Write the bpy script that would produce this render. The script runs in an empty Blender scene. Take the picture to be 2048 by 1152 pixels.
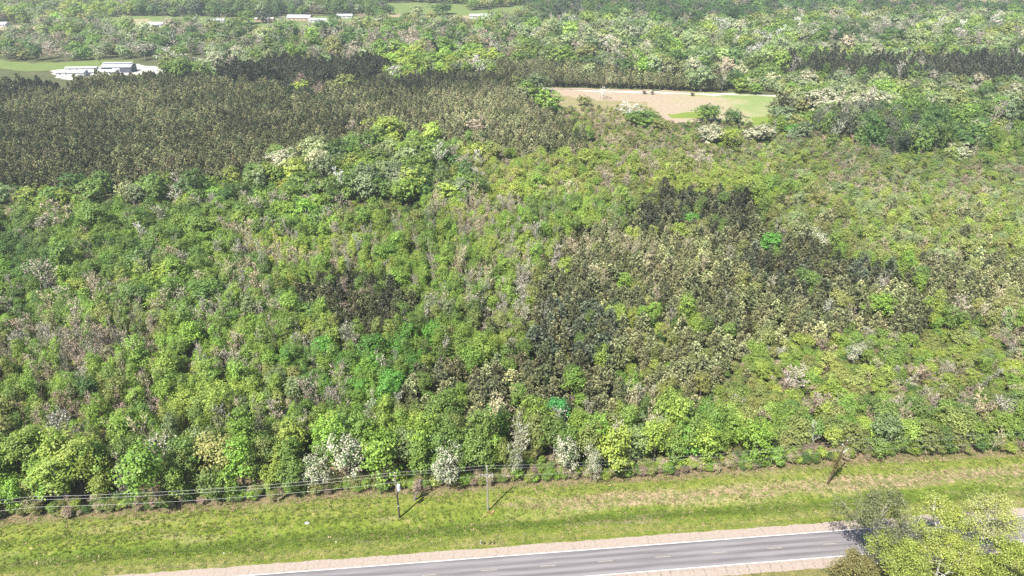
import bpy, math, random
import numpy as np
from mathutils import Vector, Matrix
R = math.radians
random.seed(7)
rng = np.random.default_rng(11)
scene = bpy.context.scene
COL = scene.collection

# ------------------------------------------------------------------ camera
CAM_H, PITCH, FPX = 118.0, R(28.5), 1366.0        # focal length in pixels of a 2048 wide frame
cam_d = bpy.data.cameras.new('camera'); cam = bpy.data.objects.new('camera', cam_d); COL.objects.link(cam)
cam_d.sensor_width = 36.0; cam_d.lens = 36.0 * FPX / 2048.0
cam_d.clip_start = 0.5; cam_d.clip_end = 20000
cam.location = (0, 0, CAM_H); cam.rotation_euler = (math.pi / 2 - PITCH, 0, 0)
scene.camera = cam
# ------------------------------------------------------------------ sky and sun
SUN_EL = R(56.0)
SHADOW = Vector((0.62, 0.78, 0)).normalized()     # shadows fall away and to the right
world = bpy.data.worlds.new('World'); scene.world = world; world.use_nodes = True
wn = world.node_tree.nodes; wl = world.node_tree.links
bg = wn['Background']; sky = wn.new('ShaderNodeTexSky'); sky.sky_type = 'NISHITA'; sky.sun_disc = False
sky.sun_elevation = SUN_EL; sky.sun_rotation = math.atan2(-SHADOW.x, -SHADOW.y)
wl.new(sky.outputs[0], bg.inputs[0]); bg.inputs[1].default_value = 0.085
sun_d = bpy.data.lights.new('sun', 'SUN'); sun = bpy.data.objects.new('sun', sun_d); COL.objects.link(sun)
sun_d.energy = 4.9; sun_d.angle = R(0.53); sun_d.color = (1.0, 0.955, 0.88)
sdir = Vector((SHADOW.x * math.cos(SUN_EL), SHADOW.y * math.cos(SUN_EL), -math.sin(SUN_EL)))
sun.rotation_euler = sdir.to_track_quat('-Z', 'Y').to_euler(); sun.location = (0, 0, 300)
vs = scene.view_settings
vs.view_transform = 'Standard'; vs.look = 'None'; vs.gamma = 1.0; vs.use_curve_mapping = False
vs.exposure = 1.58
HAZE = 0.00011
scene.render.engine = 'CYCLES'
scene.cycles.max_bounces = 6; scene.cycles.diffuse_bounces = 3; scene.cycles.transmission_bounces = 3
scene.cycles.volume_bounces = 1
scene.cycles.use_denoising = False; scene.render.filter_size = 1.1

# ------------------------------------------------------------------ helpers: pixels <-> places
cp, sp = math.cos(PITCH), math.sin(PITCH)
def ray(u, v):
    a = (u - 1024.0) / FPX; b = (v - 576.0) / FPX
    return np.array([a, cp - b * sp, -sp - b * cp])
def at(u, v, z=0.0):
    d = ray(u, v); k = (z - CAM_H) / d[2]
    return Vector((d[0] * k, d[1] * k, z))
def proj(x, y, z):
    dz = z - CAM_H
    depth = y * cp - dz * sp
    up = y * sp + dz * cp
    return 1024 + FPX * x / depth, 576 - FPX * up / depth, depth
def mpp(u, v, z=0.0):                              # metres per pixel there
    p = at(u, v, z); return (p.y * cp - (z - CAM_H) * sp) / FPX
def vnoise(x, y, s, seed=0):
    x = np.asarray(x, float) / s; y = np.asarray(y, float) / s
    xi = np.floor(x).astype(np.int64); yi = np.floor(y).astype(np.int64); fx = x - xi; fy = y - yi
    fx = fx * fx * (3 - 2 * fx); fy = fy * fy * (3 - 2 * fy)
    def h(a, b):
        n = (a * 374761393 + b * 668265263 + seed * 974711) & 0x7fffffff
        n = ((n ^ (n >> 13)) * 1274126177) & 0x7fffffff
        return ((n ^ (n >> 16)) & 0xffff) / 65535.0
    return (h(xi, yi) * (1 - fx) + h(xi + 1, yi) * fx) * (1 - fy) + (h(xi, yi + 1) * (1 - fx) + h(xi + 1, yi + 1) * fx) * fy
def inpoly(u, v, poly):
    u = np.asarray(u, float); v = np.asarray(v, float)
    ins = np.zeros(u.shape, bool); n = len(poly)
    for i in range(n):
        x1, y1 = poly[i]; x2, y2 = poly[(i + 1) % n]
        if y1 == y2: continue
        c = ((y1 > v) != (y2 > v)) & (u < (x2 - x1) * (v - y1) / (y2 - y1) + x1)
        ins ^= c
    return ins

# road frame: s runs along the road (to the right), t across it (away from the camera); t = 0 on the far edge line
RA, RB = at(680, 1137), at(1700, 1059.5)
RD = (RB - RA).normalized(); RN = Vector((-RD.y, RD.x, 0)); RYAW = math.atan2(RD.y, RD.x)
def road(s, t, z=0.0):
    p = RA + RD * s + RN * t; return Vector((p.x, p.y, z))
def st(x, y):
    dx = x - RA.x; dy = y - RA.y
    return dx * RD.x + dy * RD.y, dx * RN.x + dy * RN.y

# ------------------------------------------------------------------ helpers: objects
def link(name, mesh, parent=None, loc=None):
    o = bpy.data.objects.new(name, mesh); COL.objects.link(o)
    if parent: o.parent = parent
    if loc is not None: o.location = loc
    return o
def tag(o, label, cat, group=None):
    o['label'] = label; o['category'] = cat
    if group: o['group'] = group
    return o
def thing(name, label, cat, loc=(0, 0, 0), rz=0.0, group=None):
    o = link(name, None, None, loc); o.rotation_euler = (0, 0, rz); o.empty_display_size = 0.5
    return tag(o, label, cat, group)
class MB:
    def __init__(s): s.v = []; s.f = []; s.sh = []; s.mi = []
    def face(s, pts, sh=0.5, mi=0):
        n = len(s.v); s.v += [tuple(p) for p in pts]; s.f.append(tuple(range(n, n + len(pts)))); s.sh.append(sh); s.mi.append(mi)
    def box(s, x0, x1, y0, y1, z0, z1, M=None, sh=0.5):
        c = [Vector((x, y, z)) for z in (z0, z1) for y in (y0, y1) for x in (x0, x1)]
        if M is not None: c = [M @ p for p in c]
        n = len(s.v); s.v += [tuple(p) for p in c]
        for q in ((0, 2, 3, 1), (4, 5, 7, 6), (0, 1, 5, 4), (1, 3, 7, 5), (3, 2, 6, 7), (2, 0, 4, 6)):
            s.f.append(tuple(n + i for i in q)); s.sh.append(sh); s.mi.append(0)
    def tube(s, pts, rad, k=6, cap=True, sh=0.5):
        pts = [Vector(p) for p in pts]; n0 = len(s.v); m = len(pts)
        for i, p in enumerate(pts):
            d = (pts[min(i + 1, m - 1)] - pts[max(i - 1, 0)]).normalized()
            a = d.cross(Vector((0.31, 0.95, 0.05)) if abs(d.z) > 0.8 else Vector((0, 0, 1))).normalized(); b = d.cross(a)
            r = rad[i] if hasattr(rad, '__len__') else rad
            for j in range(k):
                t = 2 * math.pi * j / k; s.v.append(tuple(p + (a * math.cos(t) + b * math.sin(t)) * r))
        for i in range(m - 1):
            for j in range(k):
                q = n0 + i * k + j; w = n0 + i * k + (j + 1) % k
                s.f.append((q, w, w + k, q + k)); s.sh.append(sh); s.mi.append(0)
        if cap:
            s.f.append(tuple(n0 + j for j in range(k))); s.f.append(tuple(n0 + (m - 1) * k + k - 1 - j for j in range(k))); s.sh += [sh, sh]; s.mi += [0, 0]
    def mesh(s, name, mats):
        me = bpy.data.meshes.new(name); me.from_pydata(s.v, [], s.f)
        for m in (mats if isinstance(mats, (list, tuple)) else [mats]): me.materials.append(m)
        a = me.attributes.new('shade', 'FLOAT', 'FACE'); a.data.foreach_set('value', np.array(s.sh, np.float32))
        if any(s.mi): me.polygons.foreach_set('material_index', np.array(s.mi, np.int32))
        me.update(); return me
    def obj(s, name, mats, parent=None, loc=None): return link(name, s.mesh(name, mats), parent, loc)
def quad_mesh(name, P, sh, mat, extra=None):
    """P (n,4,3) loose quads, sh (n,) a number per face; extra = another MB joined in (second material)"""
    n = len(P); me = bpy.data.meshes.new(name)
    me.vertices.add(n * 4); me.vertices.foreach_set('co', P.reshape(-1).astype(np.float32))
    me.loops.add(n * 4); me.loops.foreach_set('vertex_index', np.arange(n * 4, dtype=np.int32))
    me.polygons.add(n); me.polygons.foreach_set('loop_start', np.arange(0, n * 4, 4, dtype=np.int32))
    me.polygons.foreach_set('loop_total', np.full(n, 4, np.int32))
    me.materials.append(mat)
    a = me.attributes.new('shade', 'FLOAT', 'FACE'); a.data.foreach_set('value', sh.astype(np.float32))
    me.update(calc_edges=True); return me

# ------------------------------------------------------------------ materials
def mat_new(name):
    m = bpy.data.materials.new(name); m.use_nodes = True; nt = m.node_tree; nt.nodes.clear()
    out = nt.nodes.new('ShaderNodeOutputMaterial'); return m, nt, out
def N(nt, t, **kw):
    n = nt.nodes.new(t)
    for k, v in kw.items(): setattr(n, k, v)
    return n
def ramp(nt, fac, stops):
    r = N(nt, 'ShaderNodeValToRGB'); e = r.color_ramp.elements
    while len(e) > 1: e.remove(e[-1])
    e[0].position = stops[0][0]; e[0].color = (*stops[0][1], 1)
    for p, c in stops[1:]:
        x = e.new(p); x.color = (*c, 1)
    nt.links.new(fac, r.inputs[0]); return r.outputs[0]
def math_n(nt, op, a, b=None, clamp=False):
    n = N(nt, 'ShaderNodeMath', operation=op); n.use_clamp = clamp
    for i, x in enumerate((a, b)):
        if x is None: continue
        if isinstance(x, (int, float)): n.inputs[i].default_value = x
        else: nt.links.new(x, n.inputs[i])
    return n.outputs[0]
def mixc(nt, fac, a, b, mode='MIX'):
    n = N(nt, 'ShaderNodeMix', data_type='RGBA', blend_type=mode)
    for i, x in ((0, fac), (6, a), (7, b)):
        if isinstance(x, (int, float)): n.inputs[i].default_value = x
        elif isinstance(x, tuple): n.inputs[i].default_value = (*x, 1)
        else: nt.links.new(x, n.inputs[i])
    return n.outputs[2]
def plain(name, col, rough=0.7, metal=0.0, var=0.25, scale=3.0, bump=0.0):
    m, nt, out = mat_new(name); b = N(nt, 'ShaderNodeBsdfPrincipled'); b.inputs['Roughness'].default_value = rough; b.inputs['Metallic'].default_value = metal
    tc = N(nt, 'ShaderNodeTexCoord'); nz = N(nt, 'ShaderNodeTexNoise'); nz.inputs['Scale'].default_value = scale; nz.inputs['Detail'].default_value = 5
    nt.links.new(tc.outputs['Object'], nz.inputs['Vector'])
    c = ramp(nt, nz.outputs[0], [(0.25, tuple(x * (1 - var) for x in col)), (0.75, tuple(min(1, x * (1 + var)) for x in col))])
    nt.links.new(c, b.inputs['Base Color'])
    if bump:
        bp = N(nt, 'ShaderNodeBump'); bp.inputs['Strength'].default_value = bump; nt.links.new(nz.outputs[0], bp.inputs['Height']); nt.links.new(bp.outputs[0], b.inputs['Normal'])
    nt.links.new(b.outputs[0], out.inputs[0]); return m
def leaf_mat(name, mode='leaf', trans=0.3):
    """colour comes from the tree's own tint, each leaf a little different from the next"""
    m, nt, out = mat_new(name)
    ti = N(nt, 'ShaderNodeAttribute', attribute_type='INSTANCER', attribute_name='tint')
    sh = N(nt, 'ShaderNodeAttribute', attribute_type='GEOMETRY', attribute_name='shade').outputs['Fac']
    if mode == 'leaf':
        v = ramp(nt, sh, [(0.0, (0.55, 0.6, 0.5)), (0.5, (1.0, 1.0, 1.0)), (0.85, (1.45, 1.35, 1.3)), (1.0, (1.9, 1.6, 2.0))])
        c = mixc(nt, 1.0, ti.outputs['Color'], v, 'MULTIPLY')
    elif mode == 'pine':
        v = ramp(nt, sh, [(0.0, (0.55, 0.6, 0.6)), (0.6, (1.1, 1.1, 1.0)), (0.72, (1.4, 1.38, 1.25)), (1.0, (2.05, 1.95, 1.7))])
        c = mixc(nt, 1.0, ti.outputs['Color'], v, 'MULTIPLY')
    elif mode == 'blossom':
        v = ramp(nt, sh, [(0.0, (0.04, 0.085, 0.02)), (0.4, (0.09, 0.16, 0.04)), (0.42, (0.30, 0.29, 0.20)), (1.0, (0.52, 0.49, 0.40))])
        c = mixc(nt, 1.0, v, ti.outputs['Color'], 'MULTIPLY')
    else:
        v = ramp(nt, sh, [(0.0, (0.6, 0.58, 0.56)), (0.5, (1, 1, 1)), (1.0, (1.5, 1.45, 1.35))])
        c = mixc(nt, 1.0, ti.outputs['Color'], v, 'MULTIPLY')
    d = N(nt, 'ShaderNodeBsdfPrincipled'); d.inputs['Roughness'].default_value = 0.55; d.inputs['Specular IOR Level'].default_value = 0.3
    nt.links.new(c, d.inputs['Base Color'])
    if trans:
        t = N(nt, 'ShaderNodeBsdfTranslucent'); tc = mixc(nt, 1.0, c, (1.25, 1.25, 0.55), 'MULTIPLY'); nt.links.new(tc, t.inputs[0])
        mx = N(nt, 'ShaderNodeMixShader'); mx.inputs[0].default_value = trans; nt.links.new(d.outputs[0], mx.inputs[1]); nt.links.new(t.outputs[0], mx.inputs[2]); nt.links.new(mx.outputs[0], out.inputs[0])
    else: nt.links.new(d.outputs[0], out.inputs[0])
    return m
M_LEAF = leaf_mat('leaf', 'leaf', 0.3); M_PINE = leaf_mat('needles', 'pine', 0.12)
M_BLOS = leaf_mat('blossom', 'blossom', 0.2); M_TWIG = leaf_mat('twig', 'twig', 0.0)
M_BARK = plain('bark', (0.13, 0.105, 0.085), 0.9, 0, 0.4, 2.0, 0.4)
M_PALE = plain('pale_bark', (0.42, 0.39, 0.35), 0.85, 0, 0.3, 1.5, 0.2)

def roadspace(nt, sx=1.0, sy=1.0):
    g = N(nt, 'ShaderNodeNewGeometry'); r = N(nt, 'ShaderNodeVectorRotate', rotation_type='Z_AXIS')
    r.inputs['Angle'].default_value = -RYAW; r.inputs['Center'].default_value = (RA.x, RA.y, 0); nt.links.new(g.outputs['Position'], r.inputs['Vector'])
    sub = N(nt, 'ShaderNodeVectorMath', operation='SUBTRACT'); nt.links.new(r.outputs[0], sub.inputs[0]); sub.inputs[1].default_value = (RA.x, RA.y, 0)
    mu = N(nt, 'ShaderNodeVectorMath', operation='MULTIPLY'); nt.links.new(sub.outputs[0], mu.inputs[0]); mu.inputs[1].default_value = (sx, sy, 1)
    return sub.outputs[0], mu.outputs[0]
def noise(nt, vec, scale, detail=4, rough=0.55):
    n = N(nt, 'ShaderNodeTexNoise'); n.inputs['Scale'].default_value = scale; n.inputs['Detail'].default_value = detail; n.inputs['Roughness'].default_value = rough
    nt.links.new(vec, n.inputs['Vector']); return n.outputs[0]
def grass_mat(name, green=(0.10, 0.145, 0.022), dark=(0.055, 0.095, 0.014), dead=(0.30, 0.25, 0.14), bias=0.5, tintable=False):
    m, nt, out = mat_new(name); st_, stv = roadspace(nt, 0.22, 1.0)
    n1 = noise(nt, stv, 0.35, 5); n2 = noise(nt, st_, 2.2, 5, 0.7); n3 = noise(nt, stv, 0.16, 4)
    c = ramp(nt, n1, [(0.32, dark), (0.62, green)])
    c = mixc(nt, math_n(nt, 'MULTIPLY', ramp(nt, n3, [(bias, (0, 0, 0)), (bias + 0.17, (1, 1, 1))]), 0.8), c, dead)
    c2 = ramp(nt, n2, [(0.3, (0.5, 0.52, 0.45)), (0.5, (1, 1, 1)), (0.72, (1.55, 1.5, 1.4))])
    c = mixc(nt, 1.0, c, c2, 'MULTIPLY')
    b = N(nt, 'ShaderNodeBsdfPrincipled'); b.inputs['Roughness'].default_value = 0.9; b.inputs['Specular IOR Level'].default_value = 0.1
    nt.links.new(c, b.inputs['Base Color'])
    bp = N(nt, 'ShaderNodeBump'); bp.inputs['Strength'].default_value = 0.8; bp.inputs['Distance'].default_value = 0.25; nt.links.new(n2, bp.inputs['Height']); nt.links.new(bp.outputs[0], b.inputs['Normal'])
    nt.links.new(b.outputs[0], out.inputs[0]); return m
M_MEADOW = grass_mat('meadow_grass', (0.100, 0.132, 0.040), (0.072, 0.100, 0.028), (0.160, 0.144, 0.072), 0.62)
M_HAY = grass_mat('dry_field', (0.200, 0.164, 0.100), (0.160, 0.140, 0.076), (0.232, 0.192, 0.128), 0.5)
def field_mat():
    m, nt, out = mat_new('field_grass'); g = N(nt, 'ShaderNodeNewGeometry'); sep = N(nt, 'ShaderNodeSeparateXYZ'); nt.links.new(g.outputs['Position'], sep.inputs[0])
    a, b = at(1330, 215), at(1530, 215); n1 = noise(nt, g.outputs['Position'], 0.035, 5, 0.6); n2 = noise(nt, g.outputs['Position'], 0.5, 5, 0.7); n3 = noise(nt, g.outputs['Position'], 0.012, 3)
    f = math_n(nt, 'ADD', math_n(nt, 'DIVIDE', math_n(nt, 'SUBTRACT', sep.outputs[0], a.x), b.x - a.x), math_n(nt, 'MULTIPLY', math_n(nt, 'SUBTRACT', n1, 0.5), 2.2))
    f = math_n(nt, 'ADD', f, math_n(nt, 'MULTIPLY', math_n(nt, 'SUBTRACT', n3, 0.5), 0.8))
    c = ramp(nt, f, [(0.0, (0.215, 0.165, 0.112)), (0.45, (0.205, 0.175, 0.098)), (0.75, (0.155, 0.170, 0.060)), (1.0, (0.115, 0.155, 0.038))])
    c = mixc(nt, 1.0, c, ramp(nt, n2, [(0.3, (0.72, 0.75, 0.7)), (0.7, (1.2, 1.18, 1.2))]), 'MULTIPLY')
    b_ = N(nt, 'ShaderNodeBsdfPrincipled'); b_.inputs['Roughness'].default_value = 0.9; nt.links.new(c, b_.inputs['Base Color']); nt.links.new(b_.outputs[0], out.inputs[0]); return m
M_FIELD = field_mat()
M_SCRUB = grass_mat('rough_grass', (0.176, 0.148, 0.080), (0.120, 0.124, 0.044), (0.216, 0.160, 0.108), 0.5)
M_LIME = grass_mat('bright_grass', (0.120, 0.160, 0.028), (0.092, 0.132, 0.022), (0.152, 0.160, 0.064), 0.66)
M_LITTER = grass_mat('leaf_litter', (0.062, 0.070, 0.028), (0.040, 0.046, 0.020), (0.10, 0.085, 0.045), 0.55)
M_GRAVEL = plain('gravel', (0.288, 0.264, 0.224), 0.95, 0, 0.2, 0.6, 0.2)
def verge_mat():
    """mown strip by the road, lush ditch, rougher grass behind and a tan dead band toward the right"""
    m, nt, out = mat_new('mown_grass'); st_, stv = roadspace(nt, 0.16, 1.0)
    sep = N(nt, 'ShaderNodeSeparateXYZ'); nt.links.new(st_, sep.inputs[0])
    n1 = noise(nt, stv, 0.45, 5); n2 = noise(nt, st_, 2.6, 5, 0.75); n3 = noise(nt, stv, 0.22, 4, 0.6); n4 = noise(nt, st_, 0.55, 4, 0.65)
    t = math_n(nt, 'ADD', sep.outputs[1], math_n(nt, 'MULTIPLY', math_n(nt, 'SUBTRACT', n1, 0.5), 6.5))
    rim = N(nt, 'ShaderNodeAttribute', attribute_type='GEOMETRY', attribute_name='rim').outputs['Fac']; rim = math_n(nt, 'ADD', rim, math_n(nt, 'MULTIPLY', math_n(nt, 'SUBTRACT', n4, 0.5), 5.0))
    f = math_n(nt, 'DIVIDE', math_n(nt, 'ADD', t, 12.0), 34.0, True)
    q = lambda x: (x + 12.0) / 34.0
    c = ramp(nt, f, [(q(-9), (0.132, 0.123, 0.044)), (q(2.7), (0.104, 0.132, 0.021)), (q(4.2), (0.145, 0.145, 0.042)), (q(5.8), (0.104, 0.132, 0.021)), (q(7.4), (0.070, 0.103, 0.014)), (q(9.6), (0.078, 0.112, 0.016)), (q(11), (0.107, 0.141, 0.021)),
                     (q(14.2), (0.099, 0.130, 0.020)), (q(15.5), (0.128, 0.151, 0.028)), (q(19), (0.119, 0.145, 0.028))])
    c = mixc(nt, ramp(nt, math_n(nt, 'DIVIDE', rim, 30.0, True), [(18.6 / 30, (0, 0, 0)), (20.0 / 30, (0.748, 0.748, 0.748)), (22.0 / 30, (1, 1, 1))]), c, ramp(nt, n2, [(0.3, (0.088, 0.070, 0.040)), (0.7, (0.176, 0.136, 0.088))]))
    band = ramp(nt, f, [(q(10.2), (0, 0, 0)), (q(12.2), (1, 1, 1)), (q(14.5), (1, 1, 1)), (q(16.5), (0, 0, 0))])
    grow = math_n(nt, 'MULTIPLY', math_n(nt, 'SUBTRACT', sep.outputs[0], 34.0), 0.05, True)
    k = math_n(nt, 'MULTIPLY', math_n(nt, 'MULTIPLY', band, grow), math_n(nt, 'MULTIPLY', ramp(nt, n4, [(0.30, (0.1, 0.1, 0.1)), (0.62, (1, 1, 1))]), 0.95))
    dry = math_n(nt, 'MULTIPLY', math_n(nt, 'MAXIMUM', ramp(nt, n3, [(0.54, (0, 0, 0)), (0.68, (1, 1, 1))]), ramp(nt, n4, [(0.60, (0, 0, 0)), (0.72, (.8, .8, .8))])), 0.6)
    k = math_n(nt, 'MAXIMUM', k, dry)
    c = mixc(nt, k, c, ramp(nt, n2, [(0.3, (0.165, 0.125, 0.07)), (0.7, (0.27, 0.215, 0.14))]))
    c = mixc(nt, 1.0, c, ramp(nt, n4, [(0.25, (0.58, 0.70, 0.55)), (0.48, (1, 1, 1)), (0.75, (1.4, 1.25, 1.3))]), 'MULTIPLY')
    c = mixc(nt, 1.0, c, ramp(nt, n2, [(0.3, (0.45, 0.5, 0.42)), (0.5, (1, 1, 1)), (0.72, (1.6, 1.5, 1.5))]), 'MULTIPLY')
    b = N(nt, 'ShaderNodeBsdfPrincipled'); b.inputs['Roughness'].default_value = 0.9; b.inputs['Specular IOR Level'].default_value = 0.1
    nt.links.new(c, b.inputs['Base Color'])
    bp = N(nt, 'ShaderNodeBump'); bp.inputs['Strength'].default_value = 1.0; bp.inputs['Distance'].default_value = 0.35; nt.links.new(n2, bp.inputs['Height']); nt.links.new(bp.outputs[0], b.inputs['Normal'])
    nt.links.new(b.outputs[0], out.inputs[0]); return m
def asphalt_mat():
    m, nt, out = mat_new('asphalt'); st_, stv = roadspace(nt, 0.05, 1.0)
    sep = N(nt, 'ShaderNodeSeparateXYZ'); nt.links.new(st_, sep.inputs[0])
    # four wheel tracks worn darker and smoother, the strips between them paler
    w = math_n(nt, 'COSINE', math_n(nt, 'MULTIPLY', math_n(nt, 'ADD', sep.outputs[1], 1.15), 2 * math.pi / 1.65))
    n1 = noise(nt, stv, 1.4, 5); n2 = noise(nt, st_, 6.0, 4, 0.8)
    f = math_n(nt, 'ADD', math_n(nt, 'MULTIPLY', w, 0.16), n1)
    c = ramp(nt, f, [(0.3, (0.080, 0.073, 0.075)), (0.7, (0.140, 0.129, 0.131))])
    c = mixc(nt, 1.0, c, ramp(nt, n2, [(0.3, (0.8, 0.8, 0.8)), (0.7, (1.2, 1.2, 1.2))]), 'MULTIPLY')
    b = N(nt, 'ShaderNodeBsdfPrincipled'); b.inputs['Roughness'].default_value = 0.85; nt.links.new(c, b.inputs['Base Color']); nt.links.new(b.outputs[0], out.inputs[0]); return m
def shoulder_mat():
    m, nt, out = mat_new('worn_shoulder'); st_, stv = roadspace(nt, 0.3, 1.0)
    sep = N(nt, 'ShaderNodeSeparateXYZ'); nt.links.new(st_, sep.inputs[0])
    n0 = noise(nt, st_, 0.35, 3); n1 = noise(nt, st_, 1.1, 4, 0.7)
    near = math_n(nt, 'LESS_THAN', sep.outputs[1], -3.0)
    # cracks across every couple of metres, a wandering one along the middle
    x = math_n(nt, 'ADD', math_n(nt, 'MULTIPLY', sep.outputs[0], 0.43), math_n(nt, 'MULTIPLY', n1, 0.9))
    d1 = math_n(nt, 'ABSOLUTE', math_n(nt, 'SUBTRACT', math_n(nt, 'FRACT', x), 0.5))
    y = math_n(nt, 'ADD', math_n(nt, 'MULTIPLY', sep.outputs[1], 0.40), math_n(nt, 'MULTIPLY', n1, 0.7))
    d2 = math_n(nt, 'ABSOLUTE', math_n(nt, 'SUBTRACT', math_n(nt, 'FRACT', y), 0.5))
    ck = math_n(nt, 'MAXIMUM', ramp(nt, d1, [(0.0, (1, 1, 1)), (0.035, (0.7, 0.7, 0.7)), (0.05, (0, 0, 0))]), math_n(nt, 'MULTIPLY', ramp(nt, d2, [(0.0, (1, 1, 1)), (0.03, (0, 0, 0))]), 0.8))
    ck = math_n(nt, 'MULTIPLY', ck, math_n(nt, 'ADD', math_n(nt, 'MULTIPLY', near, 0.45), ramp(nt, n0, [(0.42, (0.05, 0.05, 0.05)), (0.6, (0.55, 0.55, 0.55))])), True)
    c = ramp(nt, noise(nt, st_, 1.7, 6, 0.75), [(0.28, (0.155, 0.122, 0.10)), (0.72, (0.26, 0.21, 0.172))])
    c = mixc(nt, ck, c, (0.10, 0.08, 0.06))
    b = N(nt, 'ShaderNodeBsdfPrincipled'); b.inputs['Roughness'].default_value = 0.92; nt.links.new(c, b.inputs['Base Color']); nt.links.new(b.outputs[0], out.inputs[0]); return m
M_VERGE = verge_mat(); M_ROAD = asphalt_mat(); M_SHOULDER = shoulder_mat()
M_PAINT = plain('white_paint', (0.496, 0.488, 0.464), 0.7, 0, 0.15, 1.5)
M_FADED = plain('faded_paint', (0.25, 0.225, 0.165), 0.8, 0, 0.3, 2.5)
M_WOOD = plain('weathered_wood', (0.14, 0.12, 0.10), 0.9, 0, 0.35, 2.0, 0.3)
M_TAR = plain('tarred_wood', (0.035, 0.028, 0.022), 0.85, 0, 0.4, 2.0, 0.3)
M_GREYWOOD = plain('grey_wood', (0.19, 0.175, 0.155), 0.9, 0, 0.3, 2.0, 0.3)
M_WIRE = plain('aluminium_wire', (0.24, 0.24, 0.24), 0.45, 0.3, 0.05)
M_STEEL = plain('painted_steel', (0.62, 0.65, 0.68), 0.45, 0.2, 0.1)
M_CERAM = plain('porcelain', (0.50, 0.47, 0.44), 0.35, 0, 0.1)
M_WHITE = plain('white_wall', (0.368, 0.368, 0.360), 0.6, 0, 0.08, 1.0)
M_ROOFW = plain('white_metal_roof', (0.34, 0.34, 0.345), 0.55, 0.0, 0.08, 0.5)
M_ROOFG = plain('grey_shingle', (0.26, 0.26, 0.29), 0.9, 0, 0.2, 1.0)
M_DARK = plain('dark_steel', (0.06, 0.07, 0.09), 0.6, 0.1, 0.2)
M_BRICK = plain('brick_wall', (0.33, 0.22, 0.17), 0.9, 0, 0.2, 2.0)
M_GLASS = plain('window_glass', (0.05, 0.06, 0.07), 0.1, 0, 0.1)
M_BLACK = plain('black_plastic', (0.02, 0.02, 0.02), 0.6, 0, 0.2)
M_STONE = plain('pale_stone', (0.36, 0.35, 0.31), 0.9, 0, 0.2, 4.0)

# ------------------------------------------------------------------ the ground
def struct(o): o['kind'] = 'structure'; return o
def verge_z(s, t):
    """ditch between road and wood"""
    m = 9.0 + 1.2 * np.sin(np.asarray(s) * 0.021 + 1.0)
    z = -0.85 * np.exp(-((t - m) / 2.0) ** 2) - 0.25 * np.exp(-((t - 14.2) / 1.1) ** 2)
    z = z + 0.10 * (vnoise(s, t, 4.0, 5) - 0.5) * np.clip((t - 3.2) / 2, 0, 1)
    return z * np.clip((t - 2.9) / 1.2, 0, 1) - 0.004
def grid_mesh(name, S, T, zf, mat):
    ss, tt = np.meshgrid(S, T); z = zf(ss, tt); ns, ntt = len(S), len(T)
    X = RA.x + RD.x * ss + RN.x * tt; Y = RA.y + RD.y * ss + RN.y * tt
    V = np.stack([X, Y, z], -1).reshape(-1, 3)
    F = [(j * ns + i, j * ns + i + 1, (j + 1) * ns + i + 1, (j + 1) * ns + i) for j in range(ntt - 1) for i in range(ns - 1)]
    me = bpy.data.meshes.new(name); me.from_pydata(V.tolist(), [], F); me.materials.append(mat)
    me.polygons.foreach_set('use_smooth', np.ones(len(F), bool)); me.update(); return me
EDGE_T = 20.0
struct(link('near_verge', grid_mesh('near_verge', np.arange(-260, 421, 20.0), np.array([-140, -60, -20, -12, -8.6]), lambda s, t: 0 * s - 0.004, M_VERGE)))
def strip(name, t0, t1, z, mat, s0=-260.0, s1=420.0, parent=None, step=20.0, wob=0.0):
    mb = MB(); S = np.arange(s0, s1 + 0.01, step)
    w0 = [t0 + wob * (random.random() - 0.5) for _ in S]; w1 = [t1 + wob * (random.random() - 0.5) for _ in S]
    for i in range(len(S) - 1):
        mb.face([road(S[i], w0[i], z), road(S[i + 1], w0[i + 1], z), road(S[i + 1], w1[i + 1], z), road(S[i], w1[i], z)])
    return mb.obj(name, mat, parent)
ROAD_W = 6.55
rd = struct(strip('road', -ROAD_W - 0.12, 0.12, 0.016, M_ROAD))
sh1 = struct(strip('road_shoulder', 0.121, 2.75, 0.012, M_SHOULDER, step=0.5, wob=0.0))
def ragged(name, tin, tout, z):
    mb = MB(); S = np.arange(-260, 420, 0.45)
    w = [tout + 0.30 * (vnoise(s, 0, 2.6, 9) + 0.7 * vnoise(s, 0, 0.6, 4) - 0.85) * (1 if tout > tin else -1) for s in S]
    for i in range(len(S) - 1):
        a, b = (tin, tin); mb.face([road(S[i], a, z), road(S[i + 1], b, z), road(S[i + 1], w[i + 1], z), road(S[i], w[i], z)])
    return mb.mesh(name, M_SHOULDER)
sh1.data = ragged('road_shoulder', 0.121, 2.45, 0.012)
sh2 = struct(link('road_shoulder', ragged('road_shoulder', -ROAD_W - 0.121, -ROAD_W - 2.5, 0.012)))
strip('edge_line', -0.075, 0.075, 0.021, M_PAINT, parent=rd)
strip('edge_line', -ROAD_W - 0.075, -ROAD_W + 0.075, 0.021, M_PAINT, parent=rd)
# dashes at the crown of the road (photo positions give the phase of the 12 m cycle)
s_ref, t_ref = st(*at(1210, 1117)[:2])
for k in range(-9, 14):
    c = s_ref + k * 12.19
    mb = MB(); a, b = c - 1.5 + random.uniform(-.2, .2), c + 1.5 + random.uniform(-.2, .2); tc = -ROAD_W / 2
    mb.face([road(a, tc - 0.055, 0.021), road(b, tc - 0.055, 0.021), road(b, tc + 0.055, 0.021), road(a, tc + 0.055, 0.021)])
    mb.obj('lane_dash', M_FADED, rd)
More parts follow.
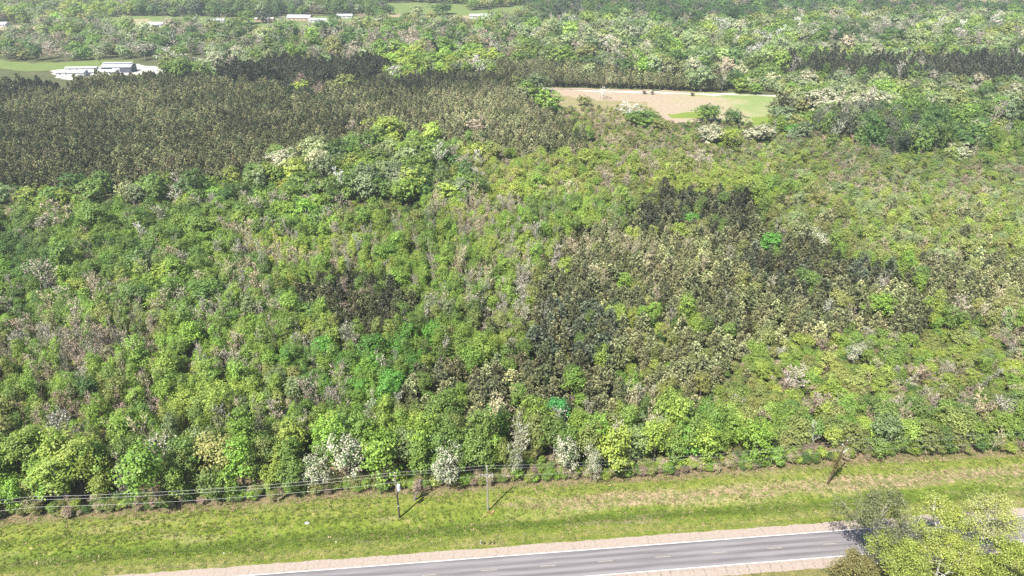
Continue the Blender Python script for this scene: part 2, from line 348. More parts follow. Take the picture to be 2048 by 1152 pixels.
# forest floor out to the horizon
mb = MB()
Q = [road(-2600, 29.9, -0.04), road(2600, 29.9, -0.04), road(2600, 4200, -0.04), road(-2600, 4200, -0.04)]
mb.face(Q);
struct(mb.obj('ground', M_LITTER))
mb = MB(); mb.face([road(-2600, -700, -1.6), road(2600, -700, -1.6), road(2600, 30.0, -1.6), road(-2600, 30.0, -1.6)]); struct(mb.obj('ground', M_LITTER))

# clearings seen between the trees, pixel outlines of their ground
CLEAR = []; CLEAR_TALL = []
def clearing(name, poly, mat, z, guard=True, sub=14):
    if guard: CLEAR.append(poly)
    if name.startswith('farm') or poly[0] == (-60, 116): CLEAR_TALL.append(poly)
    P = [at(u, v, 0) for u, v in poly]; Qp = []
    for i in range(len(P)):
        a, b = P[i], P[(i + 1) % len(P)]; L = (b - a).length
        for k in range(sub):
            p = a.lerp(b, k / sub); j = min(6.0, L * 0.10); nx, ny = vnoise(p.x, p.y, 7, 71) - .5, vnoise(p.x, p.y, 7, 72) - .5; Qp.append((p.x + float(nx) * j * 1.6, p.y + float(ny) * j * 1.6, z))
    me = bpy.data.meshes.new(name); me.from_pydata(Qp, [], [tuple(range(len(Qp)))]); me.materials.append(mat); me.update()
    return struct(link(name, me))
clearing('field', [(1075, 174), (1160, 176), (1300, 180), (1440, 185), (1552, 190), (1560, 205), (1556, 243), (1500, 246), (1440, 240), (1330, 246), (1310, 225), (1285, 205), (1180, 205), (1090, 196)], M_FIELD, 0.004)
clearing('rough_grass', [(1075, 186), (1180, 200), (1290, 204), (1330, 235), (1340, 262), (1280, 300), (1200, 310), (1195, 262), (1150, 225)], M_SCRUB, 0.008, False)
clearing('grass_patch', [(1335, 228), (1410, 222), (1440, 225), (1410, 236), (1345, 237)], M_LIME, 0.012, False)
clearing('grass_patch', [(1500, 236), (1560, 228), (1590, 240), (1560, 255), (1510, 252)], M_LIME, 0.012, False)
clearing('track', [(1085, 175), (1200, 180), (1330, 184.5), (1552, 190), (1552, 193.5), (1330, 187.5), (1200, 183), (1085, 178)], M_GRAVEL, 0.018, False)
clearing('meadow', [(-60, 116), (60, 126), (130, 124), (200, 120), (262, 121), (268, 131), (215, 133), (150, 140), (60, 142), (-60, 130)], M_MEADOW, 0.004)
clearing('farm_yard', [(110, 140), (210, 132), (280, 128), (330, 137), (335, 146), (250, 150), (140, 160), (115, 158)], M_GRAVEL, 0.010, False)
clearing('farm_lane', [(330, 105), (345, 105), (400, 118), (452, 129), (448, 134), (400, 124), (338, 110)], M_GRAVEL, 0.008)
clearing('farm_lane', [(352, 112), (362, 113), (425, 131), (440, 140), (425, 138)], M_GRAVEL, 0.008)
clearing('meadow', [(190, 35), (300, 32), (420, 34), (560, 36), (640, 32), (760, 34), (762, 42), (660, 50), (600, 60), (470, 50), (380, 46), (330, 58), (280, 56), (235, 44)], M_MEADOW, 0.004)
clearing('dry_field', [(235, 38), (300, 38), (300, 52), (250, 48)], M_HAY, 0.010, False)
clearing('pasture', [(770, 6), (860, 6), (935, 10), (935, 22), (1000, 16), (1040, 12), (1060, 20), (1010, 30), (930, 33), (860, 33), (770, 30)], M_MEADOW, 0.004)
clearing('dry_field', [(765, 26), (860, 29), (980, 33), (975, 38), (880, 36), (765, 34)], M_HAY, 0.010)
clearing('pasture', [(1700, -2), (1800, -4), (2060, -2), (2060, 7), (1930, 3), (1810, 2)], M_HAY, 0.004)
clearing('meadow', [(2000, 252), (2080, 252), (2080, 282), (2012, 268)], M_MEADOW, 0.004)
clearing('meadow', [(-20, 50), (80, 51), (85, 58), (-20, 62)], M_HAY, 0.004)

# ------------------------------------------------------------------ tree builders (meshes)
def leaf_quads(C, Nrm, size, r, aspect=1.0):
    """quads at C with normals Nrm"""
    n = len(C); Nrm = Nrm / (np.linalg.norm(Nrm, axis=1, keepdims=True) + 1e-9)
    a = r.normal(size=(n, 3)); a -= Nrm * (a * Nrm).sum(1, keepdims=True); a /= np.linalg.norm(a, axis=1, keepdims=True) + 1e-9
    b = np.cross(Nrm, a); sx = (size * 0.5)[:, None]; sy = sx * aspect
    k1 = 0.45 + 0.35 * r.random((n, 1)); k2 = 0.2 + 0.4 * r.random((n, 1))
    return np.stack([C - a * sx, C - b * sy * k1 + Nrm * sx * 0.15, C + a * sx, C + b * sy * (k1 + k2 * 0.5) - Nrm * sx * 0.1], 1)
def crown_broad(seed, w=6.0, h=9.0, base=0.12, lobes=7, clumps=100, per=21, leaf=0.335, flat=1.0, top=0.55, crad=0.62, rand=0.42):
    r = np.random.default_rng(seed); L = []
    zc = h * (base + (1 - base) * 0.52); rz = h * (1 - base) * 0.5
    for i in range(lobes):                        # lobes: uneven outline
        a = r.uniform(0, 2 * math.pi); k = r.uniform(0.15, 0.62); e = r.uniform(-0.65, 0.75)
        rr = math.sqrt(max(0.05, 1 - e * e)) * k
        lr = w * 0.5 * r.uniform(0.42, 0.68)
        L.append((np.array([math.cos(a) * rr * w * 0.5, math.sin(a) * rr * w * 0.5, zc + e * rz * 0.72]), lr))
    L.append((np.array([r.normal() * 0.1 * w, r.normal() * 0.1 * w, h - w * 0.30 * top * 1.6]), w * 0.30))
    C = []; Nn = []; sh = []
    wts = np.array([l[1] ** 2 for l in L]); wts /= wts.sum()
    for c in range(clumps):
        o, lr = L[r.choice(len(L), p=wts)]
        d = r.normal(size=3); d[2] = d[2] * 0.9 + 0.35; d /= np.linalg.norm(d)
        p = o + d * lr * r.uniform(0.72, 1.05) * np.array([1, 1, flat])
        if p[2] < h * base * 0.6: p[2] = h * base * (0.6 + r.random())
        cs = crad * r.uniform(0.6, 1.25); csh = r.normal() * 0.10
        off = r.normal(size=(per, 3)) * cs * np.array([0.62, 0.62, 0.42])
        C.append(p + off); Nn.append(d * 0.7 + off / cs * 0.5 + r.normal(size=(per, 3)) * rand + np.array([0, 0, 0.7]))
        sh.append(np.clip(0.48 + csh + r.normal(size=per) * 0.2, 0, 1))
    C = np.concatenate(C); Nn = np.concatenate(Nn); sh = np.concatenate(sh)
    C[:, 2] = np.maximum(C[:, 2], 0.15)
    return leaf_quads(C, Nn, leaf * r.uniform(0.6, 1.35, len(C)), r), sh
def trunk_mb(seed, h, rad, lean=0.04, limbs=5, spread=2.0, k=6, start=0.3):
    r = random.Random(seed); mb = MB(); pts = []; x = y = 0
    for i in range(6):
        pts.append((x, y, -0.4 + (h + 0.4) * i / 5)); x += r.uniform(-lean, lean) * h / 3; y += r.uniform(-lean, lean) * h / 3
    mb.tube(pts, [rad * (1 - 0.15 * i) for i in range(6)], k)
    for j in range(limbs):
        f = start + (0.95 - start) * (j + r.random() * 0.5) / limbs; i = min(4, int(f * 5)); q = f * 5 - i
        p = Vector(pts[i]).lerp(Vector(pts[i + 1]), q); a = r.uniform(0, 6.28); L = spread * r.uniform(0.6, 1.0) * (1.25 - f * 0.6)
        e = p + Vector((math.cos(a) * L, math.sin(a) * L, L * r.uniform(0.5, 1.0))); m_ = p.lerp(e, 0.5) + Vector((0, 0, -0.1 * L))
        mb.tube([p, m_, e], [rad * 0.5 * (1 - f * 0.4), rad * 0.3, rad * 0.12], 4)
    return mb
def crown_pine(seed, w=4.6, h=9.0, base=0.22, whorls=13, tuft=0.62, per=5, round_=0.8, wide=0.30, bias=0.0):
    r = np.random.default_rng(seed); C = []; A = []; sh = []
    for i in range(whorls):
        f = i / (whorls - 1); z = h * (base + (0.97 - base) * f)
        prof = (1 - f) ** 0.62 * (0.75 + 0.25 * min(1, f * 4)) if round_ else 1 - f
        rad = w * 0.5 * max(0.07, prof); nb = max(3, int(7 - 3 * f))
        for j in range(nb):
            a = r.uniform(0, 6.28); L = rad * r.uniform(0.65, 1.12)
            nt_ = max(2, int(L / 0.36))
            for q in range(nt_):
                t = (q + 1) / nt_
                if t < 0.35 and nt_ > 2: continue
                p = np.array([math.cos(a) * L * t, math.sin(a) * L * t, z + 0.25 * L * t * t + r.normal() * 0.12]) + r.normal(size=3) * 0.14
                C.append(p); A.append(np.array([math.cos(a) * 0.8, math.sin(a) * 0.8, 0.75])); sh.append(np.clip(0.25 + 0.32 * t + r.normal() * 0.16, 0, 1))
    C.append(np.array([0, 0, h])); A.append(np.array([0, 0, 1.0])); sh.append(0.9)
    C = np.repeat(np.array(C), per, 0); A = np.repeat(np.array(A), per, 0); sh = np.repeat(np.array(sh), per)
    n = len(C); d = A + r.normal(size=(n, 3)) * 0.75; d /= np.linalg.norm(d, axis=1, keepdims=True)
    nr = r.normal(size=(n, 3)) + bias * A; nr -= d * (nr * d).sum(1, keepdims=True); nr /= np.linalg.norm(nr, axis=1, keepdims=True)
    b = np.cross(d, nr); L = (tuft * r.uniform(0.6, 1.2, n))[:, None]; W = L * wide
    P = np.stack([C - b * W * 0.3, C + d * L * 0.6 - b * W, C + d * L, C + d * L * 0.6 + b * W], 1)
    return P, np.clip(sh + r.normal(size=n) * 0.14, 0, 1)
def bare_mesh(seed, w=4.5, h=9.0, buds=220, up=1.0, trunk_r=0.11, bud=0.22, tw=0.05):
    """branches, twigs and a thin veil of buds"""
    r = random.Random(seed); mb = MB(); tips = []
    def grow(p, d, L, rad, lev):
        q = p + d * L * 0.5 + Vector((r.uniform(-1, 1), r.uniform(-1, 1), 0.2)) * L * 0.06; e = q + (d + Vector((0, 0, 0.18 * up))).normalized() * L * 0.5
        if lev < 3: mb.tube([p, q, e], [rad, rad * 0.75, rad * 0.5], 4 if lev < 2 else 3, False, 0.35 + 0.3 * r.random())
        else:
            s = d.cross(Vector((r.uniform(-1, 1), r.uniform(-1, 1), r.uniform(-1, 1)))).normalized() * tw
            mb.face([p - s, p + s, e + s * 0.3, e - s * 0.3], r.uniform(0.3, 1)); tips.append(q); tips.append(e); return
        tips.append(e)
        n = (5, 4, 4)[lev]
        for i in range(n):
            t = r.uniform(0.3, 1.0); b = p.lerp(q, t * 2) if t < 0.5 else q.lerp(e, t * 2 - 1)
            a = Vector((r.gauss(0, 1), r.gauss(0, 1), 0)).normalized()
            nd = (d * 0.75 + a * r.uniform(0.45, 0.9) + Vector((0, 0, 0.25 * up))).normalized()
            grow(b, nd, L * r.uniform(0.42, 0.62), rad * 0.45, lev + 1)
    # leader in two halves
    lean = Vector((r.uniform(-.06, .06), r.uniform(-.06, .06), 1)).normalized(); top = Vector((0, 0, -0.3)) + lean * h * 0.5
    mb.tube([(0, 0, -0.4), Vector((0, 0, -.3)) + lean * h * 0.25, top], [trunk_r, trunk_r * 0.85, trunk_r * 0.65], 5)
    grow(top, lean, h * 0.40, trunk_r * 0.6, 0)
    for i in range(6):
        z = r.uniform(0.22, 0.52) * h; a = r.uniform(0, 6.28)
        grow(Vector((0, 0, -.3)) + lean * z, Vector((math.cos(a) * 0.55, math.sin(a) * 0.55, 0.8)).normalized(), w * r.uniform(0.45, 0.7), trunk_r * 0.45, 1)
    for i in range(buds):
        p = r.choice(tips) + Vector((r.gauss(0, .2), r.gauss(0, .2), r.gauss(0, .2))); d = Vector((r.gauss(0, 1), r.gauss(0, 1), r.gauss(0.4, 1))).normalized()
        a = d.orthogonal().normalized() * bud * r.uniform(.5, 1); b = d.cross(a)
        mb.face([p - a, p - b * 0.7, p + a, p + b * 0.6], r.uniform(0.2, 1.0))
    return mb

# normalised prototypes: broadleaf 6 x 9 m, pine 4.6 x 9 m, bare 4.5 x 9 m
PROTO = {'b': [], 'o': [], 'p': [], 'n': [], 'w': []}
for i in range(7):
    kw = [dict(), dict(lobes=9, base=0.06), dict(lobes=5, top=0.4), dict(lobes=8, flat=0.85, base=0.2), dict(lobes=6, base=0.05, top=0.3), dict(lobes=10, clumps=110, crad=0.5), dict(lobes=6, clumps=75, crad=0.75)][i]
    P, sh = crown_broad(100 + i, **kw)
    PROTO['b'].append((quad_mesh('crown', P, sh, M_LEAF), trunk_mb(200 + i, 7.4, 0.13, spread=1.8).mesh('trunk', M_BARK)))
for i in range(4):                                # broad old crowns: many small round heads
    P, sh = crown_broad(140 + i, w=6.0, h=5.6, base=0.10, lobes=9, clumps=170, per=12, leaf=0.37, crad=0.36, top=0.5, flat=0.95, rand=0.18)
    PROTO['o'].append((quad_mesh('crown', P, sh, M_LEAF), trunk_mb(240 + i, 4.4, 0.17, spread=1.9, limbs=7, start=0.25).mesh('trunk', M_BARK)))
for i in range(5):
    P, sh = crown_pine(300 + i, base=(0.22, 0.3, 0.18, 0.25, 0.35)[i], w=4.6 + 0.3 * (i % 3))
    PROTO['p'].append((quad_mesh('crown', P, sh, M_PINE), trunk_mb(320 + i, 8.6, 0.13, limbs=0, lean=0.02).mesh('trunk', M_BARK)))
for i in range(5):
    PROTO['n'].append((bare_mesh(400 + i, buds=(60, 160, 260, 330, 20)[i], w=(4.2, 4.6, 4.0, 4.8, 4.6)[i]).mesh('branches', M_TWIG), None))
for i in range(2):
    P, sh = crown_broad(500 + i, lobes=7, base=0.08, clumps=130, leaf=0.26, per=30, rand=0.6)
    PROTO['w'].append((quad_mesh('crown', P, sh, M_BLOS), trunk_mb(520 + i, 7.2, 0.13, spread=1.8).mesh('trunk', M_BARK)))
PROTO['q'] = []
for i in range(4):                                # planted pines: clean stems under rounded heads
    P, sh = crown_pine(340 + i, w=4.7, h=7.4, base=(0.42, 0.48, 0.38, 0.45)[i], whorls=10, tuft=0.72, wide=0.46, bias=1.6)
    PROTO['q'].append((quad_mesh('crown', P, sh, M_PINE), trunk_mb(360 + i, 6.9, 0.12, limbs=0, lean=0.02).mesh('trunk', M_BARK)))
DIM = {'q': (4.9, 7.5), 'b': (6.0, 9.0), 'o': (6.0, 5.6), 'p': (4.8, 9.2), 'n': (4.5, 9.0), 'w': (6.0, 9.0)}

# ------------------------------------------------------------------ what grows where
LEAF_GAIN = 1.27
T = {'lime': (0.170, 0.218, 0.036), 'bright': (0.115, 0.185, 0.026), 'vivid': (0.070, 0.180, 0.026), 'emerald': (0.040, 0.170, 0.040), 'mid': (0.080, 0.130, 0.026),
     'deep': (0.044, 0.085, 0.020), 'olive': (0.132, 0.142, 0.044), 'gold': (0.185, 0.190, 0.060), 'pale': (0.180, 0.215, 0.095), 'sage': (0.125, 0.158, 0.080),
     'cream': (0.235, 0.235, 0.160), 'pine': (0.078, 0.084, 0.042), 'darkpine': (0.038, 0.043, 0.026), 'bluepine': (0.060, 0.071, 0.048), 'tanpine': (0.122, 0.126, 0.064), 'palepine': (0.150, 0.148, 0.084), 'olpine': (0.125, 0.130, 0.066),
     'grey': (0.175, 0.162, 0.125), 'rose': (0.19, 0.152, 0.115), 'tan': (0.20, 0.178, 0.112), 'brown': (0.14, 0.105, 0.08), 'silver': (0.30, 0.285, 0.255), 'white': (1.0, 1.0, 1.0)}
for k_ in T:
    if k_ != 'white': T[k_] = tuple(min(0.6, c * LEAF_GAIN) for c in T[k_])
# zone: outline, spacing, size range (crown width), height/width, list of (weight, kind, tint)
YOUNG = [(4, 'b', 'bright'), (2, 'b', 'lime'), (2, 'b', 'mid'), (1.2, 'b', 'olive'), (.8, 'b', 'deep'), (1.3, 'n', 'grey'), (.6, 'n', 'tan'), (.4, 'b', 'sage')]
def Z(poly, sp, w, hw, mix): return dict(poly=poly, sp=sp, w=w, hw=hw, mix=mix)
FARMIX = [(3, 'o', 'bright'), (1.8, 'o', 'pale'), (2.6, 'o', 'sage'), (2.6, 'o', 'mid'), (2, 'o', 'olive'), (1, 'o', 'gold'), (1.6, 'o', 'deep'), (1.8, 'n', 'grey'), (.8, 'n', 'rose'), (.4, 'o', 'cream')]
PALEMIX = [(3, 'o', 'pale'), (2.5, 'o', 'sage'), (.7, 'o', 'cream'), (1.3, 'o', 'lime'), (1.6, 'o', 'bright'), (2, 'o', 'mid'), (1.2, 'o', 'deep'), (1.2, 'n', 'grey'), (.5, 'n', 'silver')]
BLUEMIX = [(4, 'o', 'deep'), (2, 'o', 'bluepine'), (1, 'o', 'mid'), (.8, 'n', 'brown')]
ZONES = [
 Z([(-900, -60), (3000, -60), (3000, 240), (-900, 240)], 15.0, (10, 21), 1.0, FARMIX),
 Z([(-900, -60), (780, -60), (780, 34), (420, 36), (-900, 30)], 15.5, (10, 22), 0.98, [(3, 'o', 'bright'), (2, 'o', 'lime'), (2, 'o', 'mid'), (2, 'o', 'sage'), (1, 'n', 'grey'), (1, 'o', 'gold')]),
 Z([(300, 12), (780, -5), (780, 30), (560, 33), (300, 30)], 15.5, (10, 22), 0.98, BLUEMIX + [(2, 'o', 'mid'), (1.5, 'o', 'sage')]),
 Z([(0, 60), (160, 70), (260, 75), (420, 60), (560, 90), (440, 110), (330, 100), (200, 118), (0, 122)], 12.5, (9, 18), 0.92, [(2, 'o', 'mid'), (2, 'o', 'deep'), (1.5, 'o', 'sage'), (2, 'n', 'grey'), (1, 'o', 'olive'), (1, 'n', 'brown')]),
 Z([(560, 60), (860, 40), (1000, 40), (1060, 90), (1000, 125), (780, 120), (560, 110)], 14.5, (10, 20), 1.02, [(2, 'o', 'mid'), (1, 'o', 'deep'), (1.5, 'o', 'sage'), (2, 'n', 'grey'), (2, 'n', 'rose'), (1, 'o', 'olive'), (1, 'o', 'bright')]),
 Z([(1040, -60), (1560, -60), (1560, 30), (1500, 40), (1380, 44), (1250, 30), (1060, 28)], 15.0, (11, 21), 0.98, BLUEMIX),
 Z([(1530, 4), (1800, 2), (3000, 4), (3000, 26), (1900, 27), (1700, 24), (1540, 22)], 15.0, (11, 21), 0.98, BLUEMIX),
 Z([(1050, 42), (1250, 28), (1400, 45), (1560, 42), (1700, 28), (3000, 28), (3000, 112), (1700, 112), (1500, 120), (1300, 105), (1100, 80)], 15.0, (10, 21), 1.0, PALEMIX),
 Z([(1640, 40), (1800, 42), (1850, 75), (1700, 85), (1640, 65)], 15.0, (10, 21), 1.0, [(2, 'o', 'deep'), (1, 'o', 'mid'), (1, 'o', 'sage'), (1, 'n', 'grey')]),
 Z([(780, 95), (1000, 95), (1000, 140), (900, 150), (780, 140)], 11.5, (9, 17), 0.88, [(3, 'o', 'bright'), (2, 'o', 'lime'), (1, 'o', 'sage'), (1, 'n', 'silver')]),
 Z([(1440, 130), (1600, 135), (3000, 130), (3000, 260), (1990, 260), (1900, 300), (1560, 300), (1560, 190), (1440, 185)], 10.5, (7.5, 15), 0.95, [(2, 'o', 'bright'), (1.5, 'o', 'pale'), (2, 'o', 'mid'), (1, 'o', 'deep'), (1, 'o', 'cream'), (1.2, 'o', 'sage'), (1, 'n', 'grey'), (.8, 'o', 'olive')]),
 Z([(1560, 160), (1700, 150), (1850, 160), (1880, 200), (1760, 215), (1620, 205)], 11.5, (10, 17), 0.92, [(1.0, 'o', 'cream'), (2.4, 'o', 'pale'), (2, 'o', 'sage'), (1.6, 'o', 'bright')]),
 Z([(1640, 225), (1760, 210), (1880, 220), (1900, 290), (1800, 300), (1640, 290)], 7.0, (7, 11), 1.65, [(2, 'o', 'deep'), (2, 'o', 'mid'), (2, 'b', 'bluepine'), (1, 'b', 'sage'), (1, 'n', 'grey'), (1, 'p', 'pine')]),
 Z([(1530, 114), (1700, 114), (3000, 112), (3000, 146), (1800, 152), (1600, 146)], 6.0, (6, 9), 2.0, [(5, 'p', 'darkpine'), (.3, 'o', 'mid'), (.2, 'n', 'grey')]),
 # large crowns between the young wood and the plantation
 Z([(-900, 352), (100, 350), (330, 345), (480, 325), (600, 290), (700, 245), (760, 232), (860, 258), (960, 285), (1000, 330), (980, 400), (700, 430), (400, 450), (-900, 470)], 8.0, (7, 14.5), 1.0, [(3.4, 'o', 'bright'), (2, 'o', 'lime'), (1.4, 'o', 'pale'), (1.2, 'o', 'sage'), (3, 'o', 'mid'), (1.6, 'o', 'deep'), (.5, 'n', 'silver'), (.15, 'o', 'cream'), (.8, 'n', 'grey')]),
 Z([(400, 360), (600, 350), (700, 400), (640, 460), (480, 470), (380, 430)], 6.0, (6, 10), 1.1, [(3, 'o', 'mid'), (2, 'o', 'deep'), (2, 'o', 'bright'), (1, 'n', 'grey')]),
 Z([(-900, 420), (480, 410), (560, 480), (460, 600), (0, 640), (-900, 660)], 3.7, (3.8, 7.0), 1.65, [(4, 'b', 'mid'), (3, 'b', 'bright'), (1.8, 'b', 'deep'), (1, 'b', 'lime'), (1, 'n', 'grey'), (.5, 'n', 'tan')]),
 Z([(-900, 430), (60, 440), (110, 520), (90, 640), (-900, 660)], 4.6, (4.5, 7.5), 1.3, [(3, 'b', 'deep'), (2, 'b', 'mid'), (1, 'b', 'bright'), (1.4, 'n', 'grey')]),
 # scrub in front of the field
 Z([(1080, 190), (1330, 215), (1560, 250), (1700, 300), (1560, 330), (1300, 320), (1100, 330), (960, 280), (1170, 285), (1190, 260)], 4.6, (2.5, 4.6), 1.1, [(2.5, 'n', 'tan'), (2, 'n', 'rose'), (2, 'b', 'olive'), (1.5, 'b', 'gold'), (1, 'b', 'lime'), (.6, 'b', 'bright')]),
 Z([(1560, 250), (1900, 290), (3000, 300), (3000, 420), (1700, 400), (1420, 330), (1500, 290)], 3.6, (3.0, 5.4), 1.25, [(1.6, 'n', 'tan'), (1.2, 'n', 'rose'), (1.6, 'b', 'olive'), (2.2, 'b', 'lime'), (1.5, 'b', 'mid'), (1.6, 'b', 'sage'), (1, 'b', 'pale'), (.5, 'n', 'brown')]),
 # the young wood
 Z([(900, 290), (1300, 300), (1560, 330), (1500, 380), (1250, 400), (1000, 400)], 3.6, (3.4, 6.0), 1.5, [(4, 'b', 'lime'), (2, 'b', 'gold'), (2, 'b', 'bright'), (1.2, 'n', 'tan'), (1, 'n', 'rose'), (.7, 'b', 'olive')]),
 Z([(1560, 380), (3000, 380), (3000, 520), (1850, 530), (1650, 480), (1540, 420)], 3.3, (3.0, 4.9), 1.65, [(2, 'b', 'olive'), (2, 'b', 'lime'), (1.2, 'n', 'tan'), (1.3, 'p', 'tanpine'), (1, 'b', 'bright'), (1.6, 'b', 'sage'), (1, 'b', 'pale')]),
 Z([(560, 440), (1000, 430), (1100, 480), (1000, 560), (800, 560), (560, 540)], 3.2, (3.1, 5.0), 2.1, [(4, 'b', 'bright'), (2, 'b', 'lime'), (1.5, 'n', 'grey'), (.8, 'n', 'tan'), (1, 'b', 'mid')]),
 Z([(480, 450), (700, 455), (720, 520), (560, 525), (460, 490)], 3.1, (2.9, 4.4), 2.1, [(2.5, 'n', 'tan'), (1.2, 'n', 'grey'), (2, 'b', 'lime'), (1, 'b', 'bright')]),
 Z([(840, 380), (1070, 385), (1060, 480), (900, 480)], 3.1, (2.9, 4.4), 2.1, [(2, 'n', 'tan'), (2, 'n', 'grey'), (2, 'b', 'bright'), (2, 'b', 'lime')]),
 Z([(-900, 640), (330, 640), (340, 860), (120, 900), (-900, 880)], 3.2, (3.0, 4.8), 2.2, [(2.4, 'n', 'grey'), (1.6, 'n', 'rose'), (.8, 'n', 'tan'), (2.5, 'b', 'bright'), (1.2, 'b', 'olive'), (1, 'b', 'mid')]),
 Z([(370, 600), (600, 620), (600, 740), (420, 760), (350, 700)], 3.2, (3.0, 4.8), 2.2, [(2, 'n', 'grey'), (.8, 'n', 'rose'), (2.5, 'b', 'bright'), (1.2, 'b', 'mid'), (1, 'b', 'olive')]),
 Z([(560, 680), (860, 660), (830, 800), (600, 820)], 3.4, (3.4, 5.6), 2.0, [(3, 'b', 'vivid'), (2, 'b', 'bright'), (1.2, 'n', 'grey'), (1, 'b', 'mid')]),
 # pines inside the young wood
 Z([(1240, 395), (1340, 370), (1480, 375), (1560, 415), (1540, 450), (1400, 460), (1260, 450)], 4.0, (4.2, 5.6), 1.7, [(6, 'p', 'darkpine'), (2, 'p', 'pine'), (.7, 'b', 'mid'), (.3, 'b', 'olive')]),
 Z([(1090, 480), (1200, 440), (1400, 455), (1560, 440), (1680, 500), (1790, 520), (1860, 580), (1840, 640), (1680, 660), (1480, 650), (1380, 620), (1200, 600), (1060, 580)], 3.9, (4, 5.4), 1.75, [(6, 'p', 'pine'), (3, 'p', 'olpine'), (1.5, 'p', 'tanpine'), (.5, 'b', 'olive'), (.35, 'n', 'grey')]),
 Z([(1120, 470), (1220, 440), (1400, 460), (1440, 540), (1300, 570), (1160, 540)], 3.9, (3.8, 5.0), 1.8, [(5, 'p', 'tanpine'), (2, 'p', 'olpine'), (1.5, 'n', 'tan'), (.6, 'b', 'lime')]),
 Z([(1500, 490), (1700, 500), (1800, 530), (1760, 575), (1560, 580), (1500, 540)], 3.9, (4.2, 5.6), 1.7, [(4, 'p', 'darkpine'), (2, 'p', 'bluepine'), (2, 'p', 'pine'), (.5, 'b', 'mid')]),
 Z([(1060, 590), (1200, 590), (1280, 660), (1240, 720), (1100, 700), (1040, 640)], 3.8, (4, 5.4), 1.8, [(5, 'p', 'bluepine'), (3, 'p', 'pine'), (.5, 'b', 'mid'), (.5, 'n', 'grey')]),
 Z([(1240, 620), (1480, 650), (1700, 660), (1720, 740), (1600, 800), (1400, 800), (1260, 760), (1220, 700)], 3.8, (3.8, 5.2), 1.7, [(4, 'p', 'olpine'), (4, 'p', 'tanpine'), (1, 'b', 'olive'), (.8, 'b', 'lime'), (.5, 'n', 'tan')]),
 Z([(820, 740), (1000, 690), (1140, 700), (1260, 740), (1240, 830), (1120, 860), (900, 850), (810, 800)], 3.9, (4, 5.6), 1.75, [(5, 'p', 'pine'), (3, 'p', 'olpine'), (1.2, 'b', 'mid'), (.7, 'b', 'bright')]),
 Z([(580, 560), (680, 530), (800, 560), (850, 620), (760, 650), (600, 620)], 3.8, (4, 5.4), 1.75, [(6, 'p', 'pine'), (2, 'p', 'darkpine'), (.8, 'n', 'brown'), (.5, 'b', 'mid')]),
 Z([(1000, 540), (1100, 540), (1080, 660), (980, 660), (960, 600)], 3.8, (4, 5.4), 1.75, [(3, 'p', 'pine'), (2, 'b', 'olive'), (1, 'n', 'grey'), (1, 'b', 'bright')]),
 Z([(1840, 500), (3000, 490), (3000, 620), (1870, 620)], 3.8, (4, 5.2), 1.6, [(4, 'p', 'tanpine'), (3, 'p', 'olpine'), (1.5, 'n', 'tan'), (1.5, 'b', 'olive')]),
 # viny scrub at the right
 Z([(1560, 660), (1700, 640), (3000, 630), (3000, 960), (1250, 1000), (1250, 880), (1330, 800)], 3.0, (2.6, 5.0), 1.25, [(4, 'b', 'olive'), (2.4, 'b', 'lime'), (1.4, 'b', 'bright'), (.9, 'n', 'tan'), (1.0, 'n', 'grey'), (.9, 'n', 'brown'), (1.3, 'b', 'mid'), (1, 'b', 'sage'), (1, 'p', 'olpine')]),
 # plantations
 Z([(-900, 190), (0, 172), (120, 150), (140, 146), (250, 139), (430, 140), (560, 158), (600, 165), (640, 158), (780, 150), (1000, 145), (1020, 165), (1080, 198), (1150, 238), (1186, 268), (1165, 290), (1090, 282), (1000, 300), (930, 268), (880, 262), (800, 256), (720, 242), (680, 270), (560, 300), (480, 325), (330, 345), (100, 350), (-900, 356)], 2.75, (2.9, 4.3), 1.75, [(5, 'q', 'pine'), (3, 'q', 'olpine'), (1, 'q', 'palepine')]),
 Z([(640, 215), (720, 190), (900, 165), (1020, 175), (1080, 205), (1130, 250), (1000, 270), (800, 256), (700, 245)], 2.75, (2.9, 4.2), 1.75, [(2, 'q', 'pine'), (4, 'q', 'olpine'), (5, 'q', 'palepine')]),
 Z([(-900, 215), (0, 195), (200, 160), (400, 165), (420, 185), (200, 195), (0, 215)], 2.75, (2.9, 4.2), 1.75, [(2, 'q', 'pine'), (4, 'q', 'olpine'), (4, 'q', 'palepine')]),
 Z([(-900, 138), (0, 138), (130, 143), (140, 162), (0, 180), (-900, 190)], 3.4, (3.4, 4.4), 1.9, [(5, 'q', 'darkpine'), (2, 'q', 'pine')]),
 Z([(430, 128), (560, 120), (780, 112), (785, 140), (640, 150), (560, 152), (430, 150)], 3.2, (3.4, 4.6), 2.3, [(6, 'q', 'darkpine')]),
 Z([(565, 150), (640, 148), (640, 170), (600, 185), (570, 172)], 3.4, (3.4, 4.4), 1.9, [(4, 'q', 'darkpine'), (2, 'n', 'brown')]),
 Z([(690, 145), (1010, 130), (1010, 150), (900, 168), (690, 165)], 2.75, (2.9, 4.3), 1.75, [(4, 'q', 'darkpine'), (3, 'q', 'pine')]),
 Z([(1000, 116), (1200, 130), (1440, 156), (1446, 172), (1300, 166), (1060, 156), (1005, 140)], 3.0, (3.2, 4.4), 2.1, [(3, 'q', 'pine'), (3, 'q', 'olpine'), (2, 'q', 'palepine')]),
]
DEFAULT = Z([], 3.3, (3.3, 5.8), 2.05, YOUNG)
FRONT = Z([], 4.1, (4.6, 8.2), 1.95, [(4, 'b', 'bright'), (2, 'b', 'lime'), (2, 'b', 'mid'), (1.2, 'b', 'olive'), (1, 'b', 'deep'), (.8, 'b', 'vivid'), (.9, 'n', 'grey'), (.3, 'n', 'tan'), (.5, 'b', 'sage')])
